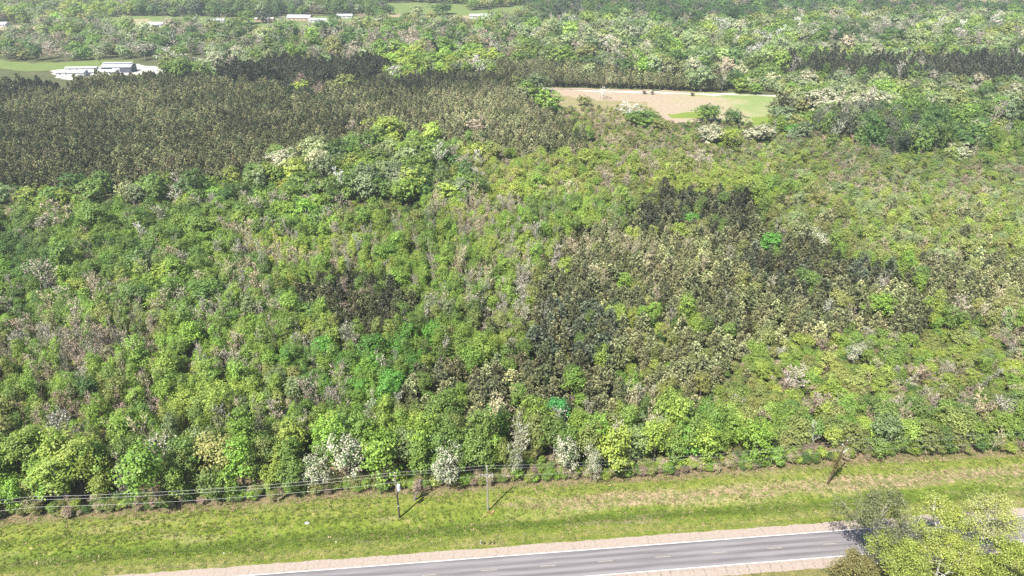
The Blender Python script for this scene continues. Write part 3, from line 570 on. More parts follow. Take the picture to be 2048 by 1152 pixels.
FRONTR = Z([], 3.5, (4.0, 7.0), 1.35, [(4, 'b', 'olive'), (2, 'b', 'bright'), (1.5, 'b', 'lime'), (2, 'b', 'mid'), (1, 'n', 'tan'), (1.2, 'n', 'grey'), (1, 'b', 'deep'), (.8, 'n', 'brown'), (.8, 'b', 'sage')])
ZALL = ZONES + [DEFAULT, FRONT, FRONTR]

# the wood's edge along the verge, from the photograph
EDGE_PX = [(-700, 1100), (-200, 1058), (0, 1046), (160, 1034), (400, 1016), (560, 1004), (720, 988), (850, 986), (1000, 972), (1360, 955), (1540, 936), (1700, 926), (2048, 906), (2500, 878), (3000, 850)]
EDGE_ST = [st(*at(u, v)[:2]) for u, v in EDGE_PX]
def edge_t(s): return np.interp(s, [e[0] for e in EDGE_ST], [e[1] for e in EDGE_ST])

VS, VT = np.arange(-320, 520, 1.6), np.concatenate([np.arange(2.0, 30, 0.5), [30.2]])
vg = struct(link('verge', grid_mesh('verge', VS, VT, verge_z, M_VERGE)))
ss_, tt_ = np.meshgrid(VS, VT); ra = vg.data.attributes.new('rim', 'FLOAT', 'POINT'); ra.data.foreach_set('value', (tt_ - edge_t(ss_) + 20.0).astype(np.float32).reshape(-1))
HERO = []           # hand placed trees: dict(x, y, w, h, kind, tint, label, variant)
def hero(u, vt, wpx, h, kind, tint, name, label, cat='tree', group=None, var=0, base=False):
    p = at(u, vt, 0 if base else h); k = mpp(u, vt, 0 if base else h)
    HERO.append(dict(x=p.x, y=p.y, w=wpx * k, h=h, kind=kind, tint=tint, name=name, label=label, group=group, var=var))
G_W = 'white blossoming trees along the verge'
hero(682, 866, 92, 15.5, 'w', 'white', 'flowering_tree', 'largest white blossoming tree at the front of the wood, left of the transformer pole', group=G_W)
hero(628, 902, 56, 12.0, 'w', 'white', 'flowering_tree', 'smaller white blossoming tree leaning against the left of the largest white one', group=G_W, var=1)
hero(893, 890, 60, 13.5, 'w', 'white', 'flowering_tree', 'white topped tree between the transformer pole and the crossarm pole', group=G_W, var=1)
hero(1028, 884, 32, 12.5, 'w', 'white', 'flowering_tree', 'narrow upright white blossoming tree just right of the crossarm pole', group=G_W)
hero(1133, 868, 62, 14.0, 'w', 'white', 'flowering_tree', 'broad white blossoming tree right of the narrow white one at the verge', group=G_W)
hero(1188, 886, 38, 12.0, 'w', 'white', 'flowering_tree', 'rightmost slender white blossoming tree of the row along the verge', group=G_W, var=1)
hero(272, 908, 26, 12.5, 'w', 'white', 'flowering_tree', 'small white blossoming tree peeping from the wood at far left', group=G_W, var=1)
hero(215, 895, 34, 12.5, 'w', 'cream', 'flowering_tree', 'thin cream flowering tree near the left end of the wood edge', group=G_W)
hero(1632, 455, 62, 9.5, 'w', 'white', 'flowering_tree', 'white blossoming tree alone among dark pines in the right middle distance')
hero(1718, 684, 34, 8.5, 'w', 'white', 'flowering_tree', 'slim white blossoming tree in the scrub at right, below the bright green crown', var=1)
hero(1035, 440, 22, 7.5, 'w', 'white', 'flowering_tree', 'tiny white tree above the dark pines in mid picture', var=1)
hero(1308, 378, 34, 9.0, 'w', 'cream', 'flowering_tree', 'pale tree at the left end of the darkest pine clump')
hero(275, 448, 24, 11, 'n', 'silver', 'dead_tree', 'silvery dead tree in the green wood at left', 'tree', var=3)
hero(757, 868, 108, 15.5, 'b', 'bright', 'broadleaf_tree', 'big round fresh green tree right behind the transformer pole', var=1)
hero(1118, 800, 56, 11, 'b', 'emerald', 'broadleaf_tree', 'single emerald green tree among dark pines above the white blossoming trees', var=0)
hero(166, 755, 52, 11, 'b', 'deep', 'broadleaf_tree', 'dark green round tree rising from the grey bare thicket at left', var=2)
hero(640, 678, 66, 10, 'b', 'vivid', 'broadleaf_tree', 'broad deep green tree left of the wood\'s centre, under the brown pines', var=3)
hero(1762, 590, 76, 11, 'b', 'bright', 'broadleaf_tree', 'bright green tree at the right end of the dark pine thicket', var=0)
hero(1253, 548, 40, 9, 'b', 'bright', 'broadleaf_tree', 'small bright green tree surrounded by olive pines at picture centre right', var=4)
hero(1545, 468, 62, 9, 'b', 'vivid', 'broadleaf_tree', 'bright green tree left of the white tree in the pine thicket', var=3)
hero(1384, 425, 36, 8.5, 'b', 'vivid', 'broadleaf_tree', 'bright green tree at the foot of the darkest pine clump', var=1)
hero(780, 740, 60, 10, 'b', 'vivid', 'broadleaf_tree', 'vivid green tree left of the dark pines near the front', var=5)
hero(905, 640, 44, 9, 'b', 'bright', 'broadleaf_tree', 'fresh green tree with light top left of the blue grey pines', var=6)
hero(230, 832, 74, 14, 'b', 'bright', 'broadleaf_tree', 'large light green tree near the front of the wood at left', var=0)
hero(370, 785, 64, 10, 'b', 'lime', 'broadleaf_tree', 'yellow green spreading tree in the left front of the wood', var=3)
hero(420, 868, 92, 14.5, 'b', 'gold', 'broadleaf_tree', 'yellowish broad tree in the wood edge left of the white blossom', var=1)
hero(1520, 850, 84, 11.5, 'b', 'bright', 'broadleaf_tree', 'full green tree at the verge left of the leaning pole', var=2)
hero(1235, 855, 84, 14.0, 'b', 'lime', 'broadleaf_tree', 'light green tree right of the last white blossoming tree', var=1)
hero(1176, 796, 26, 12, 'n', 'grey', 'bare_tree', 'tall slender bare tree with pale trunk right of the emerald tree', var=1)
hero(1000, 806, 46, 10, 'n', 'tan', 'bare_tree', 'hazy tan bare tree above the crossarm pole', var=3)
# middle distance and far
hero(603, 163, 56, 9.5, 'o', 'lime', 'broadleaf_tree', 'pale green round tree alone in a gap of the pine plantation', var=0)
hero(560, 300, 78, 14, 'o', 'cream', 'broadleaf_tree', 'whitish broad tree at the foot of the plantation, left of centre', var=1)
hero(630, 272, 60, 13, 'o', 'pale', 'broadleaf_tree', 'pale domed tree right of the whitish broad tree below the plantation', var=2)
hero(762, 234, 84, 15, 'o', 'lime', 'broadleaf_tree', 'yellow green tree standing highest in front of the plantation', var=3)
hero(872, 282, 40, 15, 'n', 'silver', 'bare_tree', 'tall bare tree with white trunk in front of the plantation', var=4)
hero(962, 300, 34, 11, 'n', 'silver', 'bare_tree', 'small white branched bare tree right of the tall white trunked one', var=4)
hero(948, 236, 52, 10, 'n', 'rose', 'bare_tree', 'pinkish budding tree against the edge of the plantation', var=2)
hero(705, 240, 30, 9, 'n', 'rose', 'bare_tree', 'small pinkish bare tree at left of the yellow green high tree', var=2)
hero(1170, 190, 36, 7.5, 'o', 'olive', 'shrub', 'round olive bush alone in rough grass near the farm track', 'bush', var=0)
hero(1206, 176, 30, 8, 'n', 'silver', 'dead_tree', 'bleached dead tree standing beside the pale farm track', 'tree', var=4)
hero(1258, 208, 62, 9.5, 'n', 'silver', 'dead_tree', 'larger bleached dead tree in scrub below the farm track', 'tree', var=4)
hero(1288, 220, 82, 10, 'o', 'mid', 'broadleaf_tree', 'bushy green tree clump at the near side of the tan field', var=1)
hero(1325, 240, 46, 8, 'o', 'olive', 'broadleaf_tree', 'low olive tree at the right foot of the bushy clump by the field', var=2)
hero(1412, 211, 66, 11, 'o', 'mid', 'broadleaf_tree', 'left of two dark round trees standing before the tan field', var=3)
hero(1473, 218, 50, 9.5, 'o', 'deep', 'broadleaf_tree', 'right of two dark round trees standing before the tan field', var=0)
hero(1424, 250, 62, 11, 'o', 'cream', 'broadleaf_tree', 'whitish leafing tree below the left dark round tree', var=1)
hero(1525, 248, 66, 11, 'o', 'cream', 'broadleaf_tree', 'whitish leafing tree below the right end of the field', var=2)
hero(1465, 255, 52, 12, 'b', 'lime', 'broadleaf_tree', 'yellow green upright tree between the two whitish trees', var=1)
hero(1570, 186, 62, 16, 'p', 'pine', 'pine_tree', 'tall layered pine at the right corner of the tan field', var=2)
hero(1590, 250, 60, 8, 'o', 'vivid', 'broadleaf_tree', 'vivid green low tree right of the whitish trees', var=3)
hero(1945, 258, 104, 12, 'o', 'deep', 'broadleaf_tree', 'big dark green spreading tree near the right side', var=0)
hero(1650, 178, 86, 16, 'o', 'cream', 'broadleaf_tree', 'cream coloured broad crown right of the field pine', var=1)
hero(1750, 180, 90, 16, 'o', 'cream', 'broadleaf_tree', 'widest cream coloured crown among the trees right of the field', var=2)
hero(870, 104, 62, 13, 'o', 'bright', 'broadleaf_tree', 'bright green crown behind the plantation\'s top edge', var=2)
hero(960, 100, 70, 13, 'o', 'lime', 'broadleaf_tree', 'yellow green crown where the two plantations meet', var=3)
hero(45, 99, 40, 9, 'o', 'olive', 'broadleaf_tree', 'brownish green round tree alone on the left meadow', var=0)
hero(92, 90, 50, 12, 'n', 'grey', 'bare_tree', 'grey bare tree on the left meadow right of the brownish one', var=2)
hero(128, 104, 30, 8, 'n', 'grey', 'bare_tree', 'small bare tree at the end of the white farm buildings', var=1)
hero(195, 106, 22, 10, 'b', 'pale', 'broadleaf_tree', 'thin young tree behind the white farm buildings', var=2)
hero(212, 82, 34, 15, 'b', 'sage', 'broadleaf_tree', 'tall slender tree left of the steel roofed barn', var=0)
hero(283, 86, 58, 15, 'n', 'grey', 'bare_tree', 'big grey bare tree right of the steel roofed barn', var=1)
hero(322, 96, 44, 14, 'n', 'silver', 'bare_tree', 'bare tree with open branches left of the farm lane', var=4)
hero(345, 112, 42, 11, 'n', 'grey', 'bare_tree', 'low bare tree with dark forked branches by the lane', var=4)
hero(385, 115, 34, 9, 'o', 'bluepine', 'broadleaf_tree', 'dark bushy evergreen at the near end of the farm lane', var=1)
hero(835, 10, 34, 13, 'o', 'pale', 'broadleaf_tree', 'pale round tree on the bright pasture at top centre', var=1)
hero(885, 6, 56, 15, 'o', 'deep', 'broadleaf_tree', 'wide dark tree at the right of the bright top pasture', var=0)
hero(780, 10, 28, 12, 'o', 'deep', 'broadleaf_tree', 'dark tree at the left of the bright top pasture', var=2)

hero(418, 34, 26, 10, 'o', 'sage', 'broadleaf_tree', 'grey green round tree in the far clearing before the pale low house', var=1)
hero(468, 34, 34, 12, 'o', 'olive', 'broadleaf_tree', 'olive tree in the far clearing right of the pale low house', var=2)
hero(494, 22, 44, 15, 'o', 'mid', 'broadleaf_tree', 'round mid green tree left of the tan roofed far house', var=3)
hero(522, 22, 38, 14, 'o', 'bluepine', 'broadleaf_tree', 'dark blue green tree behind the tan roofed far house', var=0)
hero(566, 32, 30, 9, 'n', 'grey', 'bare_tree', 'grey bare tree left of the grey roofed far house', var=2)
hero(667, 28, 30, 11, 'o', 'deep', 'broadleaf_tree', 'dark green tree right of the long white outbuilding', var=1)
hero(722, 26, 36, 12, 'n', 'rose', 'bare_tree', 'pinkish bare tree at the right end of the far clearing', var=1)
hero(378, 30, 40, 14, 'o', 'mid', 'broadleaf_tree', 'green tree standing in the far clearing right of the porch house', var=3)
hero(345, 36, 44, 15, 'b', 'mid', 'broadleaf_tree', 'tall green tree just right of the porch house', var=3)
hero(285, 44, 30, 10, 'o', 'lime', 'broadleaf_tree', 'yellow green tree just left of the porch house', var=2)
hero(1045, 18, 30, 12, 'o', 'sage', 'broadleaf_tree', 'grey green tree at the right tip of the top pasture', var=3)
hero(820, 22, 26, 9, 'n', 'grey', 'bare_tree', 'grey bare tree at the lower edge of the top pasture', var=1)
for (u_, v_, l_) in [(1168, 250, 'planted pine at the right tip of the big plantation, rightmost'), (1140, 256, 'planted pine second from the right tip of the big plantation'), (1108, 262, 'planted pine third from the right tip of the big plantation'), (1006, 276, 'planted pine at the lowest corner of the plantation front, under the pinkish tree')]:
    hero(u_, v_, 13, 7, 'q', 'olpine', 'pine_tree', l_, 'tree', 'pines of the plantation', var=(u_ // 4) % 4)
for k_ in range(4): HERO[-1 - k_]['var'] = k_
# candidates on jittered grids, one grid per spacing
def classify(x, y, hc):
    u, v, d = proj(x, y, hc)
    amp = np.clip(9000.0 / d, 6, 26)
    uj = u + amp * (vnoise(x, y, 9, 1) - 0.5) * 2 + amp * (vnoise(x, y, 3, 3) - .5); vj = v + amp * 0.45 * (vnoise(x, y, 9, 2) - 0.5) * 2 + amp * .25 * (vnoise(x, y, 3, 6) - .5)
    z = np.full(x.shape, len(ZONES), int)
    for i, q in enumerate(ZONES): z[inpoly(uj, vj, q['poly'])] = i
    return z, u, v, d
TREES = {k: [] for k in ('x', 'y', 'w', 'h', 'kind', 'tint', 'rot', 'var')}
def scan():
    out = []
    for sp in sorted({q['sp'] for q in ZALL}):
        gs = sp * 1.30 if sp < 2.9 else sp
        y0, y1 = (95, 560) if 3 < sp < 5 else (300, 1500) if sp > 5 else (300, 800)
        if 2.9 < sp < 3.5: y0, y1 = 95, 800
        if 5 < sp < 8: y0, y1 = 200, 900
        ys = np.arange(y0, y1, gs * 0.93)
        X = []; Y = []
        for j, yy in enumerate(ys):
            half = (yy * cp + CAM_H * sp) / FPX * 1024 + 45
            xs = np.arange(-half, half, gs) + (j % 2) * gs * 0.5
            X.append(xs); Y.append(np.full(len(xs), yy))
        X = np.concatenate(X); Y = np.concatenate(Y); j = 0.22 if sp < 2.9 else 0.40
        X = X + rng.uniform(-j, j, X.shape) * sp; Y = Y + rng.uniform(-j, j, Y.shape) * sp
        hc = 8.0 if sp < 5 else 10.0
        z, u, v, d = classify(X, Y, hc)
        s, t = st(X, Y); band = t - edge_t(s) + 5 * (vnoise(X, Y, 11, 31) - .5)
        z = np.where(band < 15, np.where(u < 1480 + 120 * (vnoise(X, Y, 15, 32) - .5), len(ZONES) + 1, len(ZONES) + 2), z)
        ok = np.array([ZALL[k]['sp'] for k in z]) == sp
        # keep the mown verge and the clearings open
        ok &= t > edge_t(s) + 0.2 + 1.8 * vnoise(X, Y, 7, 8)
        for poly in CLEAR:
            for hz in (0.0, 0.5 * hc, 0.9 * hc if sp < 5 else 10.0):
                uu, vv, _ = proj(X, Y, hz); ok &= ~inpoly(uu, vv, poly)
        if sp > 2.9:
            for poly in CLEAR_TALL:
                for hz in (0.0, 5.0, 10.0, 15.0):
                    uu, vv, _ = proj(X, Y, hz); ok &= ~inpoly(uu, vv, poly)
        if sp > 2.9:                              # an open strip before the planted edge shows its dark trunks
            for q in ZALL:
                if q['sp'] == 2.75: ok &= ~(inpoly(u, v - 16, q['poly']) & ~inpoly(u, v, q['poly']) & (rng.random(X.shape) < 0.7))
        ok &= (rng.random(X.shape) > 0.09) | (sp > 2.9)
        X, Y, z = X[ok], Y[ok], z[ok]
        out.append((X, Y, z))
    return [np.concatenate(a) for a in zip(*out)]
X, Y, ZI = scan()
keep = np.ones(len(X), bool)
for q in HERO: keep &= (X - q['x']) ** 2 + (Y - q['y']) ** 2 > (0.42 * q['w'] + 0.6) ** 2
# nothing right in front of a hero either
for q in HERO:
    dx = q['x']; dy = q['y']; L = math.hypot(dx, dy); ux, uy = -dx / L, -dy / L
    a = (X - dx) * ux + (Y - dy) * uy; b = abs(-(X - dx) * uy + (Y - dy) * ux)
    keep &= ~((a > 0) & (a < q['h'] * 0.55 * L / CAM_H * 0.45) & (b < q['w'] * 0.42))
X, Y, ZI = X[keep], Y[keep], ZI[keep]
n = len(X)
W = np.zeros(n); H = np.zeros(n); K = np.empty(n, object); TI = np.empty(n, object); VAR = rng.integers(0, 1000, n)
patch = vnoise(X, Y, 16, 21)                       # neighbours tend to be of one kind
for zi in np.unique(ZI):
    q = ZALL[zi]; m = np.where(ZI == zi)[0]; wts = np.array([e[0] for e in q['mix']], float); cum = np.cumsum(wts / wts.sum())
    rr = rng.random(len(m)); rr = np.where(rng.random(len(m)) < 0.5, np.clip((patch[m] - 0.5) * 1.5 + 0.5 + rng.normal(size=len(m)) * 0.06, 0, 0.999), rr)
    c = np.searchsorted(cum, rr); c = np.minimum(c, len(wts) - 1)
    a = rng.random(len(m)); W[m] = (q['w'][0] + (q['w'][1] - q['w'][0]) * a ** 1.3) * np.where((rng.random(len(m)) < 0.08) & (2.9 < q['sp'] < 5), rng.uniform(1.3, 1.75, len(m)), 1.0)
    for i, ci in zip(m, c): K[i] = q['mix'][ci][1]; TI[i] = q['mix'][ci][2]
    H[m] = W[m] ** 0.62 * (0.5 * (q['w'][0] + q['w'][1])) ** 0.38 * q['hw'] * (rng.uniform(0.7, 1.28, len(m)) if q['sp'] > 5 else rng.uniform(0.74, 1.24, len(m)))
nb = K == 'n'; W[nb] *= 0.85; H[nb] *= 1.06
COLR = np.array([T[t] for t in TI])
leafy = np.isin(K, ('b', 'o'))
for zi in np.unique(ZI):                           # trees of one stand lean toward its common green
    m = (ZI == zi) & leafy
    if m.any(): COLR[m] = COLR[m] * (0.68 if ZALL[zi]['sp'] < 5 else 0.9) + COLR[m].mean(0) * (0.32 if ZALL[zi]['sp'] < 5 else 0.1)
COLR *= (0.82 + 0.36 * vnoise(X, Y, 42, 61))[:, None]
COLR *= rng.normal(1, np.where(np.array([ZALL[z]['sp'] for z in ZI]) > 5, 0.2, 0.12)[:, None], (n, 1)).clip(0.5, 1.5); COLR *= rng.normal(1, 0.04, (n, 3)); W[leafy] *= 1.12
pn = np.isin(K, ('p', 'q')); COLR[pn] *= rng.normal(1, 0.17, (pn.sum(), 1)).clip(0.5, 1.5) * (0.75 + 0.5 * vnoise(X[pn], Y[pn], 26, 62))[:, None]
ROT = rng.uniform(0, 6.283, n)

# ------------------------------------------------------------------ trees as things, the rest as stuff
U, V, D = proj(X, Y, H * 0.6)
size = W / D
inview = (U > -25) & (U < 2073) & (V > -10) & (V < 1160)
KN = {'b': 'broadleaf_tree', 'o': 'broadleaf_tree', 'p': 'pine_tree', 'q': 'pine_tree', 'n': 'bare_tree', 'w': 'flowering_tree'}
LIMIT = 300
single = np.zeros(n, bool)
for kinds, name in ((('b', 'o'), 'broadleaf_tree'), (('p', 'q'), 'pine_tree'), (('n',), 'bare_tree')):
    lim = LIMIT - sum(KN[q['kind']] == name and q['name'] == name for q in HERO)
    m = np.where(np.isin(K, kinds) & inview)[0]
    # nearest first: those standing closest to the camera show largest and clearest
    m = m[np.argsort(D[m] - 2.0 * W[m])][:lim]; single[m] = True
def plant(name, kind, var, x, y, w, h, rot, tint):
    root = link(name, None, None, (x, y, 0)); root.rotation_euler = (0, 0, rot); root.empty_display_size = 0.5
    cm, tm = PROTO[kind][var % len(PROTO[kind])]; dw, dh = DIM[kind]; root.scale = (w / dw, w / dw, h / dh)
    c = link('branches' if kind == 'n' else 'crown', cm, root); c['tint'] = [float(a) for a in tint]
    if tm: link('trunk', tm, root)
    return root, c
PROTO_OBJ = {}
for q in HERO:
    root, c = plant(q['name'], q['kind'], q['var'], q['x'], q['y'], q['w'], q['h'], random.uniform(0, 6.28), T[q['tint']])
    tag(root, q['label'], 'bush' if q['name'] == 'shrub' else 'tree', q['group'])
    PROTO_OBJ.setdefault((q['kind'], q['var'] % len(PROTO[q['kind']])), root)

# labels for the single trees: colour, form, and the landmark they stand by
CW = {'lime': 'yellow green', 'bright': 'fresh green', 'vivid': 'vivid green', 'emerald': 'emerald green', 'mid': 'mid green', 'deep': 'dark green', 'olive': 'olive green', 'gold': 'golden green', 'pale': 'pale green', 'sage': 'grey green', 'cream': 'whitish',
      'pine': 'dark olive', 'darkpine': 'blackish', 'bluepine': 'blue grey', 'tanpine': 'tan tipped', 'palepine': 'pale olive', 'olpine': 'olive', 'grey': 'grey', 'rose': 'pinkish', 'tan': 'tan', 'brown': 'brown', 'silver': 'silvery'}
ORD = ['leftmost', 'second from left', 'third from left', 'fourth from left', 'fifth from left', 'sixth from left', 'seventh from left', 'eighth from left', 'ninth from left', 'tenth from left', 'eleventh from left', 'twelfth from left']
ORD += ['thirteenth from left', 'fourteenth from left', 'fifteenth from left', 'sixteenth from left', 'seventeenth from left', 'eighteenth from left', 'nineteenth from left', 'twentieth from left']
def side(u):
    b = [(180, 'at the far left'), (420, 'left of all white blossoms'), (640, 'left of the largest white blossom'), (790, 'behind the transformer pole'), (970, 'between transformer and crossarm poles'), (1110, 'behind the crossarm pole'), (1300, 'behind the rightmost white blossoms'),
         (1500, 'right of all white blossoms'), (1720, 'behind the leaning pole'), (1900, 'right of the leaning pole'), (9999, 'at the far right')]
    return next(t for lim, t in b if u < lim)
def depth_word(t, e):
    r_ = t - e
    return 'on the verge edge' if r_ < 5 else 'second rank' if r_ < 10 else 'third rank' if r_ < 15 else 'fourth rank' if r_ < 20 else 'fifth rank' if r_ < 27 else 'further in' if r_ < 36 else 'far in' if r_ < 50 else 'deepest in'
idx = np.where(single)[0]; groups = {}
S_, T_ = st(X, Y); E_ = edge_t(S_)
for i in idx:
    form = {'b': 'leafy tree', 'o': 'round tree', 'p': 'pine', 'q': 'planted pine', 'n': 'bare tree'}[K[i]]
    hw = 'tall' if H[i] > np.median(H[single & (K == K[i])]) * 1.12 else 'short' if H[i] < np.median(H[single & (K == K[i])]) * 0.88 else 'middling'
    key = (hw, CW[TI[i]], form, side(U[i]), depth_word(T_[i], E_[i])); groups.setdefault(key, []).append(i)
for key, L in groups.items():
    L.sort(key=lambda i: U[i])
    for k, i in enumerate(L):
        lab = f'{key[0]} {key[1]} {key[2]}, {key[4]} {key[3]}'.replace('middling ', '').replace(' the ', ' ')
        if len(L) > 1: lab += ', ' + (ORD[min(k, 19)] if k < len(L) - 1 else 'rightmost')
        root, c = plant(KN[K[i]], K[i], VAR[i], X[i], Y[i], W[i], H[i], ROT[i], COLR[i])
        tag(root, lab, 'tree', {'b': 'leafy trees of the young wood', 'o': 'leafy trees of the young wood', 'p': 'pines of the young wood', 'q': 'pines of the plantation', 'n': 'bare trees of the young wood'}[K[i]])
        PROTO_OBJ.setdefault((K[i], VAR[i] % len(PROTO[K[i]])), root)

def scatter(name, label, cat, kind, m, extra=None):
    """one object: copies of the trees above set on its points by geometry nodes"""
    x, y, w, h, rot, col, var = X[m], Y[m], W[m], H[m], ROT[m], COLR[m], VAR[m]
    if extra is not None: x, y, w, h, rot, col, var = extra
    n = len(x); dw, dh = DIM[kind]; me = bpy.data.meshes.new(name); me.vertices.add(n)
    me.vertices.foreach_set('co', np.stack([x, y, np.zeros(n)], 1).astype(np.float32).reshape(-1))
    def att(nm, ty, arr, f): a = me.attributes.new(nm, ty, 'POINT'); a.data.foreach_set(f, arr)
    roots = [PROTO_OBJ[k] for k in sorted(PROTO_OBJ) if k[0] == kind]
    att('turn', 'FLOAT_VECTOR', np.stack([rng.normal(size=n) * 0.03, rng.normal(size=n) * 0.03, rot], 1).astype(np.float32).reshape(-1), 'vector')
    att('grow', 'FLOAT_VECTOR', np.stack([w / dw, w / dw, h / dh], 1).astype(np.float32).reshape(-1), 'vector')
    att('pick', 'INT', (var % len(roots)).astype(np.int32), 'value')
    att('tint', 'FLOAT_COLOR', np.concatenate([col, np.ones((n, 1))], 1).astype(np.float32).reshape(-1), 'color')
    o = link(name, me); o['kind'] = 'stuff'; tag(o, label, cat)
    ng = bpy.data.node_groups.new(name, 'GeometryNodeTree')
    ng.interface.new_socket('Geometry', in_out='INPUT', socket_type='NodeSocketGeometry'); ng.interface.new_socket('Geometry', in_out='OUTPUT', socket_type='NodeSocketGeometry')
    gi = ng.nodes.new('NodeGroupInput'); go = ng.nodes.new('NodeGroupOutput'); jn = ng.nodes.new('GeometryNodeJoinGeometry')
    for r_ in roots:
        j2 = ng.nodes.new('GeometryNodeJoinGeometry'); g2 = ng.nodes.new('GeometryNodeGeometryToInstance')
        for c in r_.children:
            oi = ng.nodes.new('GeometryNodeObjectInfo'); oi.inputs['Object'].default_value = c; oi.transform_space = 'ORIGINAL'; ng.links.new(oi.outputs['Geometry'], j2.inputs[0])
        ng.links.new(j2.outputs[0], g2.inputs[0]); ng.links.new(g2.outputs[0], jn.inputs[0])
    ip = ng.nodes.new('GeometryNodeInstanceOnPoints'); ip.inputs['Pick Instance'].default_value = True
    def named(nm, ty):
        a = ng.nodes.new('GeometryNodeInputNamedAttribute'); a.data_type = ty; a.inputs['Name'].default_value = nm; return a.outputs['Attribute']
    ng.links.new(gi.outputs[0], ip.inputs['Points']); ng.links.new(jn.outputs[0], ip.inputs['Instance'])
    ng.links.new(named('pick', 'INT'), ip.inputs['Instance Index']); ng.links.new(named('turn', 'FLOAT_VECTOR'), ip.inputs['Rotation']); ng.links.new(named('grow', 'FLOAT_VECTOR'), ip.inputs['Scale'])
    ng.links.new(ip.outputs[0], go.inputs[0])
    md = o.modifiers.new('scatter', 'NODES'); md.node_group = ng
    return o
rest = ~single; near = D < 430
scatter('young_woodland', 'mass of young green trees filling the middle of the view', 'woodland', 'b', rest & (K == 'b'))
scatter('far_woodland', 'mass of big round crowned trees toward the horizon', 'woodland', 'o', rest & (K == 'o'))
scatter('pine_thicket', 'dark olive pines massed in patches inside the green wood', 'thicket', 'p', rest & (K == 'p'))
scatter('planted_pines', 'close ranks of planted pines forming the dark plantation', 'plantation', 'q', rest & (K == 'q'))
scatter('bare_woodland', 'mass of leafless grey and tan trees among the green', 'woodland', 'n', rest & (K == 'n'))
# undergrowth so no bare floor shows between the trunks
ux = rng.uniform(-330, 330, 26000); uy = rng.uniform(100, 480, 26000); s, t = st(ux, uy)
es = rng.uniform(-160, 260, 1500); et = edge_t(es) + rng.uniform(0.2, 4.0, 1500)
ux = np.concatenate([ux, RA.x + RD.x * es + RN.x * et]); uy = np.concatenate([uy, RA.y + RD.y * es + RN.y * et]); s, t = st(ux, uy)
half = (uy * cp + CAM_H * sp) / FPX * 1024 + 30
ok = (t > edge_t(s) + 0.1 + 1.5 * vnoise(ux, uy, 5, 41)) & (abs(ux) < half)
pl = [q['poly'] for q in ZONES if q['sp'] == 2.75]
uu, vv, dd = proj(ux, uy, 2.0)
for poly in CLEAR + pl: ok &= ~inpoly(uu, vv, poly)
ux, uy = ux[ok], uy[ok]; k = len(ux)
names = rng.choice(['olive', 'bright', 'mid', 'tan', 'brown', 'lime', 'deep'], k, p=[.26, .16, .16, .16, .1, .08, .08])
uc = np.array([T[a] for a in names]) * rng.normal(1, .15, (k, 1)).clip(.6, 1.5); uw = rng.uniform(1.8, 3.4, k)
scatter('undergrowth', 'low tangled bushes and brambles under the trees', 'undergrowth', 'b', None, (ux, uy, uw, uw * rng.uniform(.7, 1.2, k), rng.uniform(0, 6.28, k), uc, rng.integers(0, 99, k)))
print('TREES', n, 'single', single.sum(), {k: int((K == k).sum()) for k in 'bopn'}, 'under', k)

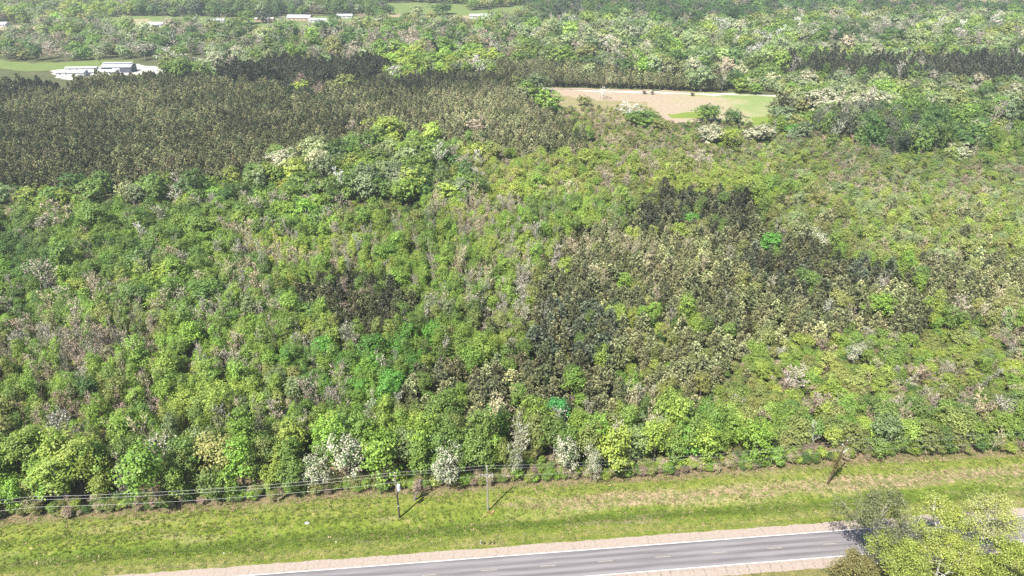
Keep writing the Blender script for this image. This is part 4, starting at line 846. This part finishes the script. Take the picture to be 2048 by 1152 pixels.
# ------------------------------------------------------------------ big trees on the near side of the road
def big_tree(seed, h, w, base, tint, label, trunk_r=0.22, per=15, leaf=0.30, density=1.0, cl=0.55, loc=(0, 0, 0), bark=None, nl=9):
    r = random.Random(seed); rr = np.random.default_rng(seed); mb = MB(); tips = []
    def grow(p, d, L, rad, lev):
        m_ = p + d * L * 0.5 + Vector((r.gauss(0, 1), r.gauss(0, 1), r.gauss(0, .6))) * L * 0.09
        d2 = (d + Vector((0, 0, 0.22 - 0.1 * lev)) + Vector((r.gauss(0, .15), r.gauss(0, .15), 0))).normalized(); e = m_ + d2 * L * 0.5
        mb.tube([p, m_, e], [rad, rad * 0.75, rad * 0.5], 6 if lev == 0 else 4 if lev < 3 else 3, False)
        if lev >= 2: tips.append((m_, lev)); tips.append((e, lev))
        elif lev == 1: tips.append((e, lev))
        if lev == 3: return
        for i in range((5, 4, 4)[lev]):
            t = r.uniform(0.35, 1.0); b = p.lerp(m_, t * 2) if t < 0.5 else m_.lerp(e, t * 2 - 1)
            a = Vector((r.gauss(0, 1), r.gauss(0, 1), r.gauss(0.1, .5))).normalized()
            grow(b, (d * 0.8 + a * r.uniform(0.6, 1.0)).normalized(), L * r.uniform(0.45, 0.68), rad * 0.5, lev + 1)
    root = thing('broadleaf_tree', label, 'tree', loc, 0, 'tall trees on the near side of the road')
    top = Vector((r.uniform(-.4, .4), r.uniform(-.4, .4), h * 0.8)); pts = [Vector((0, 0, -0.5)), top * 0.3 + Vector((.15, -.1, 0)), top * 0.6 + Vector((-.2, .15, 0)), top]
    mb.tube(pts, [trunk_r * 1.2, trunk_r, trunk_r * .7, trunk_r * .3], 8)
    for i in range(nl):
        f = base + (0.97 - base) * (i + r.random() * 0.6) / nl; z = f * h * 0.8; q = z / (h * 0.8) * 3; k = min(2, int(q)); p = pts[k].lerp(pts[k + 1], q - k); a = i * 2.4 + r.uniform(-.5, .5)
        env = math.sin(math.pi * min(1, 0.28 + 0.72 * (f - base) / (1 - base)) ** 0.9) * 0.75 + 0.25
        grow(p, Vector((math.cos(a), math.sin(a), 0.35 + 0.5 * f)).normalized(), w * 0.36 * env, trunk_r * 0.5 * (1.2 - f * 0.7), 0)
    mb.obj('trunk', bark or M_BARK, root)
    C = np.array([tuple(p) for p, l in tips]); C = C[rr.random(len(C)) < density]; n = len(C)
    off = rr.normal(size=(n, per, 3)) * cl * np.array([1, 1, 0.7]); P = (C[:, None] + off).reshape(-1, 3); csh = np.repeat(rr.normal(size=n) * 0.1, per)
    Nn = off.reshape(-1, 3) / cl * 0.5 + rr.normal(size=P.shape) * 0.6 + np.array([0, 0, 0.55])
    me = quad_mesh('crown', leaf_quads(P, Nn, leaf * rr.uniform(0.6, 1.35, len(P)), rr), np.clip(0.5 + csh + rr.normal(size=len(P)) * 0.2, 0, 1), M_LEAF)
    c = link('crown', me, root); c['tint'] = [float(x) for x in tint]; return root
def top_at(u, v, h): p = at(u, v, h); return (p.x, p.y, 0)
YG = (0.235, 0.275, 0.055)
big_tree(1, 21.5, 15, 0.42, (0.115, 0.13, 0.055), 'dark olive sparse tree before the road at lower right, leftmost of the tall ones', loc=top_at(1785, 985, 20.5), density=0.30, per=10, leaf=0.34, cl=0.40, nl=11, bark=M_GREYWOOD)
big_tree(2, 20.0, 14, 0.4, YG, 'yellow green tree right of the dark olive one, before the road', loc=top_at(1895, 1003, 19), per=15, density=.44, leaf=.27, bark=M_PALE)
big_tree(3, 21.0, 13, 0.4, (0.27, 0.295, 0.09), 'pale yellow tree at the lower right corner, tallest there', loc=top_at(2008, 980, 20), per=15, density=.42, leaf=.27, bark=M_PALE)
big_tree(4, 15.0, 13, 0.3, (0.20, 0.25, 0.05), 'yellow green lower tree at the bottom edge, below the dark olive one', loc=top_at(1812, 1080, 14), per=15, density=.5, leaf=.27)
big_tree(5, 16.0, 13, 0.3, YG, 'yellow green tree at the bottom edge between two taller ones', loc=top_at(1905, 1075, 15), per=15, bark=M_PALE, density=.5, leaf=.27)
big_tree(6, 16.0, 12, 0.3, (0.21, 0.26, 0.05), 'yellow green tree filling the bottom right corner', loc=top_at(2030, 1085, 15), per=15, density=.5, leaf=.27)
big_tree(7, 11.0, 8, 0.2, (0.15, 0.14, 0.05), 'small brownish tree at the bottom edge, left of the yellow green ones', loc=top_at(1722, 1118, 9), per=9, leaf=.28, trunk_r=.12, density=.55)

# ------------------------------------------------------------------ utility poles and wires
def lean_m(dx, dy, h): return Matrix(((1, 0, dx / h, 0), (0, 1, dy / h, 0), (0, 0, 1, 0), (0, 0, 0, 1)))
def insulator(parent, x, y, z):
    mb = MB(); mb.tube([(x, y, z), (x, y, z + 0.10), (x, y, z + 0.12), (x, y, z + 0.22), (x, y, z + 0.30)], [0.03, 0.03, 0.075, 0.085, 0.04], 8); return mb.obj('insulator', M_CERAM, parent)
def pole_thing(u, v, h, label, tilt=(0, 0)):
    p = at(u, v, 0); s, t = st(p.x, p.y); z = float(verge_z(s, t))
    root = thing('utility_pole', label, 'utility pole', (p.x, p.y, z), RYAW, 'utility poles along the verge')
    root.rotation_euler = (tilt[1], tilt[0], RYAW); return root
PH = 13.2
# pole with transformer
P1 = pole_thing(799, 1034, PH, 'dark wooden pole carrying a grey transformer can, leftmost of the three')
mb = MB(); mb.tube([(0, 0, -1), (0, 0, 7.6)], [0.21, 0.18], 10); mb.obj('pole_base', M_TAR, P1)
mb = MB(); mb.tube([(0, 0, 7.55), (0, 0, PH)], [0.178, 0.14], 10); mb.obj('pole_top', M_WOOD, P1)
mb = MB(); mb.box(-0.13, 0.13, -0.22, -0.20, 3.6, 3.85); mb.obj('pole_tag', M_STEEL, P1)
tr = MB(); tr.tube([(0.52, -0.1, 8.3), (0.52, -0.1, 8.35), (0.52, -0.1, 9.75), (0.52, -0.1, 9.85)], [0.27, 0.33, 0.33, 0.30], 14); can = tr.obj('transformer_can', M_STEEL, P1)
mb = MB(); mb.tube([(0.52, -0.1, 9.84), (0.52, -0.1, 9.92), (0.52, -0.1, 9.98)], [0.345, 0.345, 0.12], 14); mb.obj('lid', M_STEEL, can)
mb = MB(); mb.tube([(0.42, -0.1, 9.95), (0.40, -0.1, 10.15), (0.38, -0.1, 10.45)], [0.06, 0.075, 0.03], 8); mb.obj('bushing', M_CERAM, can)
mb = MB(); mb.box(0.12, 0.25, -0.16, -0.04, 8.6, 8.75); mb.box(0.12, 0.25, -0.16, -0.04, 9.35, 9.5); mb.obj('bracket', M_STEEL, P1)
mb = MB(); mb.tube([(-0.3, -0.12, 11.2), (-0.36, -0.14, 11.75)], [0.06, 0.05], 8); mb.obj('fuse_cutout', M_CERAM, P1)
mb = MB(); mb.box(-0.34, 0.1, -0.16, -0.1, 11.25, 11.35); mb.obj('cutout_bracket', M_GREYWOOD, P1)
mb = MB(); mb.tube([(0.16, -.1, 7.7), (0.3, -.1, 9.0), (-0.2, -.2, 10.9), (-0.36, -.14, 11.2)], 0.02, 4); mb.obj('jumper_cable', M_BLACK, P1)
insulator(P1, 0, 0, PH); insulator(P1, -0.2, -0.05, PH - 0.75)
# pole with crossarm and stay wire
P2 = pole_thing(976, 1020, PH, 'grey wooden pole with a crossarm near its top and a stay wire')
mb = MB(); mb.tube([(0, 0, -1), (0, 0, 7), (0, 0, PH)], [0.19, 0.17, 0.13], 10); mb.obj('pole', M_GREYWOOD, P2)
mb = MB(); mb.box(-1.25, 1.25, -0.30, -0.17, 10.9, 11.08); mb.obj('crossarm', M_GREYWOOD, P2)
for sg in (-1, 1):
    mb = MB(); mb.tube([(sg * 0.75, -0.26, 10.92), (sg * 0.05, -0.19, 10.2)], 0.025, 4); mb.obj('crossarm_brace', M_STEEL, P2)
    insulator(P2, sg * 1.12, -0.235, 11.08)
mb = MB(); mb.tube([(1.05, -0.3, 10.9), (1.05, -0.3, 10.25)], [0.07, 0.05], 8); mb.obj('fuse_cutout', M_CERAM, P2)
insulator(P2, 0, 0, PH); insulator(P2, 0.0, -0.16, PH - 0.75)
mb = MB(); mb.tube([(0.1, -0.05, 8.2), (2.9, 1.6, -0.1)], 0.025, 4); mb.obj('stay_wire', M_WIRE, P2)
# leaning pole with vines
P3 = pole_thing(1655, 967, PH, 'brown pole wrapped in vines leaning to the right, rightmost of the three', (R(7.5), R(0)))
mb = MB(); mb.tube([(0, 0, -1), (0, 0, 7), (0, 0, PH)], [0.24, 0.20, 0.15], 10); mb.obj('pole', plain('brown_wood', (0.06, 0.04, 0.022), 0.9, 0, 0.4, 2.0, 0.3), P3)
mb = MB(); M_ = Matrix.Translation((0, -0.25, 11.6)) @ Matrix.Rotation(R(32), 4, 'Y'); mb.box(-1.2, 1.2, -0.07, 0.07, -0.09, 0.09, M_); mb.obj('crossarm', M_GREYWOOD, P3)
mb = MB(); mb.tube([(0.85, -.25, 10.9), (0.05, -.2, 10.0)], 0.03, 4); mb.obj('crossarm_brace', M_STEEL, P3)
insulator(P3, 0, 0, PH); insulator(P3, -0.95, -0.25, 12.25); insulator(P3, 0.95, -0.25, 11.1)
r_ = np.random.default_rng(5); zz = r_.uniform(4.6, 9.6, 420); aa = r_.uniform(0, 6.28, 420); rr_ = 0.22 + abs(r_.normal(size=420)) * 0.42
Cv = np.stack([np.cos(aa) * rr_, np.sin(aa) * rr_, zz], 1)
c = link('vine', quad_mesh('vine', leaf_quads(Cv, r_.normal(size=(420, 3)) + np.array([0, -.5, .5]), np.full(420, 0.30), r_), r_.random(420), M_LEAF), P3); c['tint'] = [0.10, 0.085, 0.03]; c['label'] = 'leafy vine climbing the leaning pole'
bpy.context.view_layer.update()
s1, t1 = st(P1.location.x, P1.location.y); s2, t2 = st(P2.location.x, P2.location.y); s3, t3 = st(P3.location.x, P3.location.y)
dl = PH * math.sin(R(7.5))
def wire(name, label, dz, dt):
    A = [(s1 - 150, t1 - 0.4, PH), (s1 - 74, t1 - 0.2, PH), (s1, t1, PH), (s2, t2, PH), (s3 + dl, t3, PH - 0.1), (s3 + 78, t3 + 0.3, PH), (s3 + 160, t3 + .5, PH)]
    mb = MB(); pts = []
    for (a, b) in zip(A[:-1], A[1:]):
        L = b[0] - a[0]; sag = 0.00022 * L * L
        for i in range(14):
            f = i / 14; pts.append(road(a[0] + L * f, a[1] + (b[1] - a[1]) * f + dt, a[2] + (b[2] - a[2]) * f + dz - sag * 4 * f * (1 - f) + float(verge_z(s1, t1))))
    mb.tube(pts, 0.017, 4); o = mb.obj(name, M_WIRE); return tag(o, label, 'wire', 'wires strung between the poles')
wire('power_line', 'topmost thin bright wire strung along all the poles', 0.32, 0.0)
wire('power_line', 'thin bright wire strung just below the topmost one', -0.42, -0.15)
wire('power_line', 'lowest thin wire strung well below the upper pair', -2.35, -0.25)
# low posts at the roadside
for (u, v, h, mat, lab) in [(961, 1088, 1.15, M_WHITE, 'short white post beside the road shoulder, leftmost of four'), (968, 1089, 1.0, M_BLACK, 'short dark post right beside the white one by the road'),
                       (980, 1088, 1.1, M_BLACK, 'third of four short roadside posts, dark, below the crossarm pole'), (988, 1088, 1.15, M_BLACK, 'rightmost of four short dark posts beside the road')]:
    p = at(u, v, 0); s_, t_ = st(p.x, p.y); g = thing('marker_post', lab, 'post', (p.x, p.y, float(verge_z(s_, t_))), RYAW + R(8), 'short posts beside the road')
    mb = MB(); mb.tube([(0, 0, -.2), (0.02, 0, h * .9), (0.02, 0, h)], [0.10, 0.10, 0.05], 8); mb.obj('post', mat, g)
    mb = MB(); mb.tube([(0.005, 0, h * .55), (0.015, 0, h * .75)], 0.112, 8); mb.obj('band', M_DARK, g)
# snag and stones on the verge
p = at(829, 1000, 0); g = thing('broken_snag', 'broken viny snag with brown twigs at the edge of the wood', 'dead tree', (p.x, p.y, 0)); g.rotation_euler = (0, R(14), 0)
mb = MB(); mb.tube([(0, 0, -.3), (.1, 0, 3.2), (.25, .1, 7.4)], [0.26, 0.2, 0.07], 7); mb.obj('trunk', M_WOOD, g)
c = link('twigs', bare_mesh(77, h=4.2, w=3.6, buds=380, trunk_r=.08, bud=.16).mesh('twigs', M_TWIG), g); c['tint'] = [0.21, 0.15, 0.125]
for (u, v, r0, lab) in [(614, 1046, 0.42, 'pale stone lying in the grass left of the transformer pole'), (448, 1106, .16, 'small white scrap in the mown grass at left'), (672, 1083, .16, 'small white scrap on the grass above the road, left of the posts')]:
    p = at(u, v, 0); s_, t_ = st(p.x, p.y); rs = random.Random(u); pts = []
    mb = MB(); k = 7; rings = [(-.2, .8), (.25, 1.0), (.65, .75), (.9, .3)]; n0 = len(mb.v)
    for z, q in rings:
        for j in range(k): a = j * 6.283 / k; qq = q * r0 * rs.uniform(.8, 1.2); mb.v.append((math.cos(a) * qq * 1.2, math.sin(a) * qq, z * r0))
    for i in range(3):
        for j in range(k): mb.f.append((i * k + j, i * k + (j + 1) % k, (i + 1) * k + (j + 1) % k, (i + 1) * k + j)); mb.sh.append(.5); mb.mi.append(0)
    mb.f.append(tuple(3 * k + j for j in range(k))); mb.sh.append(.5); mb.mi.append(0)
    o = mb.obj('stone', M_STONE, None, (p.x, p.y, float(verge_z(s_, t_)))); tag(o, lab, 'stone')

# ------------------------------------------------------------------ farm buildings and houses far off
def house(name, label, cat, u, v, L, Dp, wh, rise, yaw, wall, roof, nwin=3, door=True, group=None, chimney=False, over=0.5, porch=False):
    p = at(u, v, 0); g = thing(name, label, cat, (p.x, p.y, 0), yaw, group)
    mb = MB(); x, y = L / 2, Dp / 2
    for a, b in (((-x, -y), (x, -y)), ((x, y), (-x, y))): mb.face([(*a, -.3), (*b, -.3), (*b, wh), (*a, wh)])
    for sx in (-x, x): q = [(sx, -y, -.3), (sx, y, -.3), (sx, y, wh), (sx, 0, wh + rise), (sx, -y, wh)]; mb.face(q if sx > 0 else q[::-1])
    mb.obj('wall', wall, g)
    mb = MB(); e = over; th = 0.14; sl = rise / y
    for sg in (-1, 1):
        lo = [(-x - e, sg * (y + e), wh - sl * e + .02), (x + e, sg * (y + e), wh - sl * e + .02), (x + e, sg * .001, wh + rise + .02), (-x - e, sg * .001, wh + rise + .02)]
        up = [(a, b, c + th) for a, b, c in lo]; mb.face(lo); mb.face(up)
        for i in range(4): j = (i + 1) % 4; mb.face([lo[i], lo[j], up[j], up[i]])
    rf = mb.obj('roof', roof, g)
    if chimney: m2 = MB(); m2.box(x * .4, x * .4 + .7, .3, 1.0, wh + rise * .5, wh + rise + .9); m2.obj('chimney', M_BRICK, rf)
    for i in range(nwin):
        cx = -x + L * (i + 0.7) / (nwin + 0.6); m2 = MB(); m2.box(cx - .7, cx + .7, -y - .06, -y + .04, wh * .36, wh * .82); w_ = m2.obj('window', M_WHITE, g)
        m2 = MB(); m2.box(cx - .58, cx + .58, -y - .08, -y - .065, wh * .40, wh * .78); m2.obj('pane', M_GLASS, w_)
    if door: cx = x * .72; m2 = MB(); m2.box(cx - .5, cx + .5, -y - .05, -y + .03, 0, 2.1); m2.obj('door', M_DARK, g)
    if porch:
        m2 = MB(); m2.box(-x * .5, x * .3, -y - 2.6, -y - .55, wh - .35, wh - .2); pr = m2.obj('porch_roof', roof, g)
        for k in range(4): xx = -x * .48 + k * (x * .76) / 3; m2 = MB(); m2.box(xx - .08, xx + .08, -y - 2.5, -y - 2.34, 0, wh - .35); m2.obj('porch_post', M_WHITE, g)
    return g
GF = 'white farm buildings on the left meadow'; GH = 'houses along the far clearing'
house('farm_shed', 'low white shed at the left end of the farm row', 'shed', 133, 150, 13, 8, 3.0, 0.9, R(4), M_WHITE, M_ROOFW, 2, True, GF)
house('farm_shed', 'white gabled shed with plain front in the middle of the farm row', 'shed', 158, 152, 13, 9, 3.6, 1.2, R(3), M_WHITE, M_ROOFW, 1, True, GF)
house('farm_shed', 'long white roofed shed half hidden by plantation pines', 'shed', 202, 149, 28, 9, 3.0, 1.0, R(2), M_WHITE, M_ROOFW, 6, False, GF)
house('farm_shed', 'thin white lean-to behind the farm row', 'shed', 165, 141, 26, 5, 2.6, 0.6, R(3), M_WHITE, M_ROOFW, 4, False, GF)
b_ = house('barn', 'dark walled barn with a pale steel roof at the right of the farm', 'barn', 240, 143, 25, 11, 4.8, 1.9, R(2), M_DARK, M_ROOFW, 0, False, GF)
mb = MB(); mb.box(-11.8, 11.8, -1.4, 1.4, 6.0, 7.3); mb.obj('clerestory', M_ROOFG, b_)
mb = MB(); mb.box(-12.2, 12.2, -1.9, 1.9, 7.31, 7.5); mb.obj('clerestory_roof', M_ROOFW, b_)
mb = MB(); mb.box(-3, 3, -5.6, -5.45, 0, 3.8); mb.obj('barn_door', M_STEEL, b_)
house('house', 'white house with a porch among trees, leftmost in the far clearing', 'house', 314, 53, 24, 11, 3.2, 2.0, R(5), M_WHITE, M_ROOFW, 4, True, GH, False, .5, True)
house('house', 'small white house at the far left edge', 'house', 4, 53, 16, 10, 3.2, 2.0, R(0), M_WHITE, M_ROOFW, 2, True, GH)
house('house', 'large grey roofed house in the far clearing', 'house', 600, 40, 30, 13, 3.4, 3.0, R(-4), M_BRICK, M_ROOFG, 5, True, GH, True)
house('house', 'long white roofed outbuilding right of the grey roofed house', 'house', 640, 44, 26, 10, 3.0, 1.6, R(-10), M_WHITE, M_ROOFW, 4, True, GH)
house('house', 'white roofed house at the right end of the far clearing', 'house', 690, 36, 20, 10, 3.2, 1.8, R(4), M_WHITE, M_ROOFW, 3, True, GH)
house('house', 'pale low house right of the leftmost porch house', 'house', 434, 45, 20, 9, 3.0, 1.5, R(2), M_WHITE, M_ROOFW, 3, True, GH)
house('house', 'low tan roofed house left of the grey roofed house', 'house', 530, 42, 24, 9, 3.0, 1.5, R(2), M_BRICK, M_GRAVEL, 3, True, GH)
house('house', 'pale house at the edge of the dry strip at top centre', 'house', 958, 36, 24, 10, 3.2, 1.8, R(3), M_WHITE, M_ROOFW, 3, True, GH)
for (u, v, w_, lab) in [(1288, 188, 5.0, 'dark brush pile on the track side of the field, leftmost'), (1305, 189, 4.2, 'dark brush pile right beside the leftmost one'), (1384, 192, 5.0, 'low dark brush heap farther right along the field track')]:
    p = at(u, v, 0); root, c = plant('brush_pile', 'n', 2, p.x, p.y, w_, 2.4, u, (0.07, 0.055, 0.045)); tag(root, lab, 'brush', 'brush piles by the field track')
    c2 = link('leaves', PROTO['b'][2][0], root); c2['tint'] = [0.05, 0.05, 0.025]; c2.scale = (.6, .6, .9)

# ------------------------------------------------------------------ clump grass on the verge
tuft_mb = MB(); rt = random.Random(3)
for i in range(14):
    a = rt.uniform(0, 6.28); rr0 = rt.uniform(0, .22); x0, y0 = math.cos(a) * rr0, math.sin(a) * rr0; h0 = rt.uniform(.18, .38); b0 = rt.uniform(0, 6.28); dx, dy = math.cos(b0) * .06, math.sin(b0) * .06
    lx, ly = x0 * 1.2 + rt.gauss(0, .08), y0 * 1.2 + rt.gauss(0, .08)
    tuft_mb.face([(x0 - dx, y0 - dy, -.02), (x0 + dx, y0 + dy, -.02), (x0 + lx + dx * .5, y0 + ly + dy * .5, h0 * .8), (x0 + lx, y0 + ly, h0)], rt.random())
p = at(977, 1024, 0); s_, t_ = st(p.x, p.y)
tf = link('grass_clump', None, None, (p.x, p.y, float(verge_z(s_, t_)))); tag(tf, 'dry reddish clump of tall grass at the foot of the crossarm pole', 'grass'); tf.scale = (3, 3, 2)
c = link('blades', tuft_mb.mesh('blades', M_LEAF), tf); c['tint'] = [0.22, 0.15, 0.07]
PROTO_OBJ[('g', 0)] = tf; DIM['g'] = (1.0, 1.0); PROTO['g'] = [1]
k = 30000; ts = rng.uniform(-150, 260, k); tt = 2.75 + 20.5 * rng.random(k); uu = RA.x + RD.x * ts + RN.x * tt; vv = RA.y + RD.y * ts + RN.y * tt
ok = (abs(uu) < (vv * cp + CAM_H * sp) / FPX * 1024 + 20) & (tt < edge_t(ts) + 1.5) & (rng.random(k) < 0.25 + 0.75 * vnoise(ts, tt * 2.5, 5, 51)); ts, tt, uu, vv = ts[ok], tt[ok], uu[ok], vv[ok]; k = len(ts)
dry = (rng.random(k) < np.where((tt > 11) & (tt < 15.5) & (ts > 40), .6, .10) + np.where(tt > edge_t(ts) - 1.5, .45, 0)); lush = (tt > 6.8) & (tt < 10.0) & (rng.random(k) < .7)
gc = np.where(dry[:, None], (0.24, 0.19, 0.115), np.where(lush[:, None], (0.078, 0.118, 0.016), (0.112, 0.152, 0.026))) * rng.normal(1, .2, (k, 1)).clip(.5, 1.6)
g_ = scatter('grass_tufts', 'uneven clumps of grass over the mown verge', 'grass', 'g', None, (uu, vv, rng.uniform(.6, 1.35, k), rng.uniform(.4, 1.0, k) * np.where(tt < 6, .6, 1), rng.uniform(0, 6.28, k), gc, np.zeros(k, int)))
co = np.stack([uu, vv, verge_z(ts, tt)], 1).astype(np.float32); g_.data.vertices.foreach_set('co', co.reshape(-1)); g_.data.update()

# ------------------------------------------------------------------ thin air haze over the whole place
hz = MB(); hz.box(-3600, 3600, -1500, 4900, -2.7, CAM_H + 3.0); hm, hnt, hout = mat_new('haze_air')
pv = N(hnt, 'ShaderNodeVolumePrincipled'); pv.inputs['Color'].default_value = (0.86, 0.93, 1.0, 1); pv.inputs['Density'].default_value = HAZE; pv.inputs['Anisotropy'].default_value = 0.3
hnt.links.new(pv.outputs[0], hout.inputs['Volume'])
h_ = hz.obj('haze', hm); h_['kind'] = 'stuff'; tag(h_, 'thin pale haze lying over the far woods', 'haze')
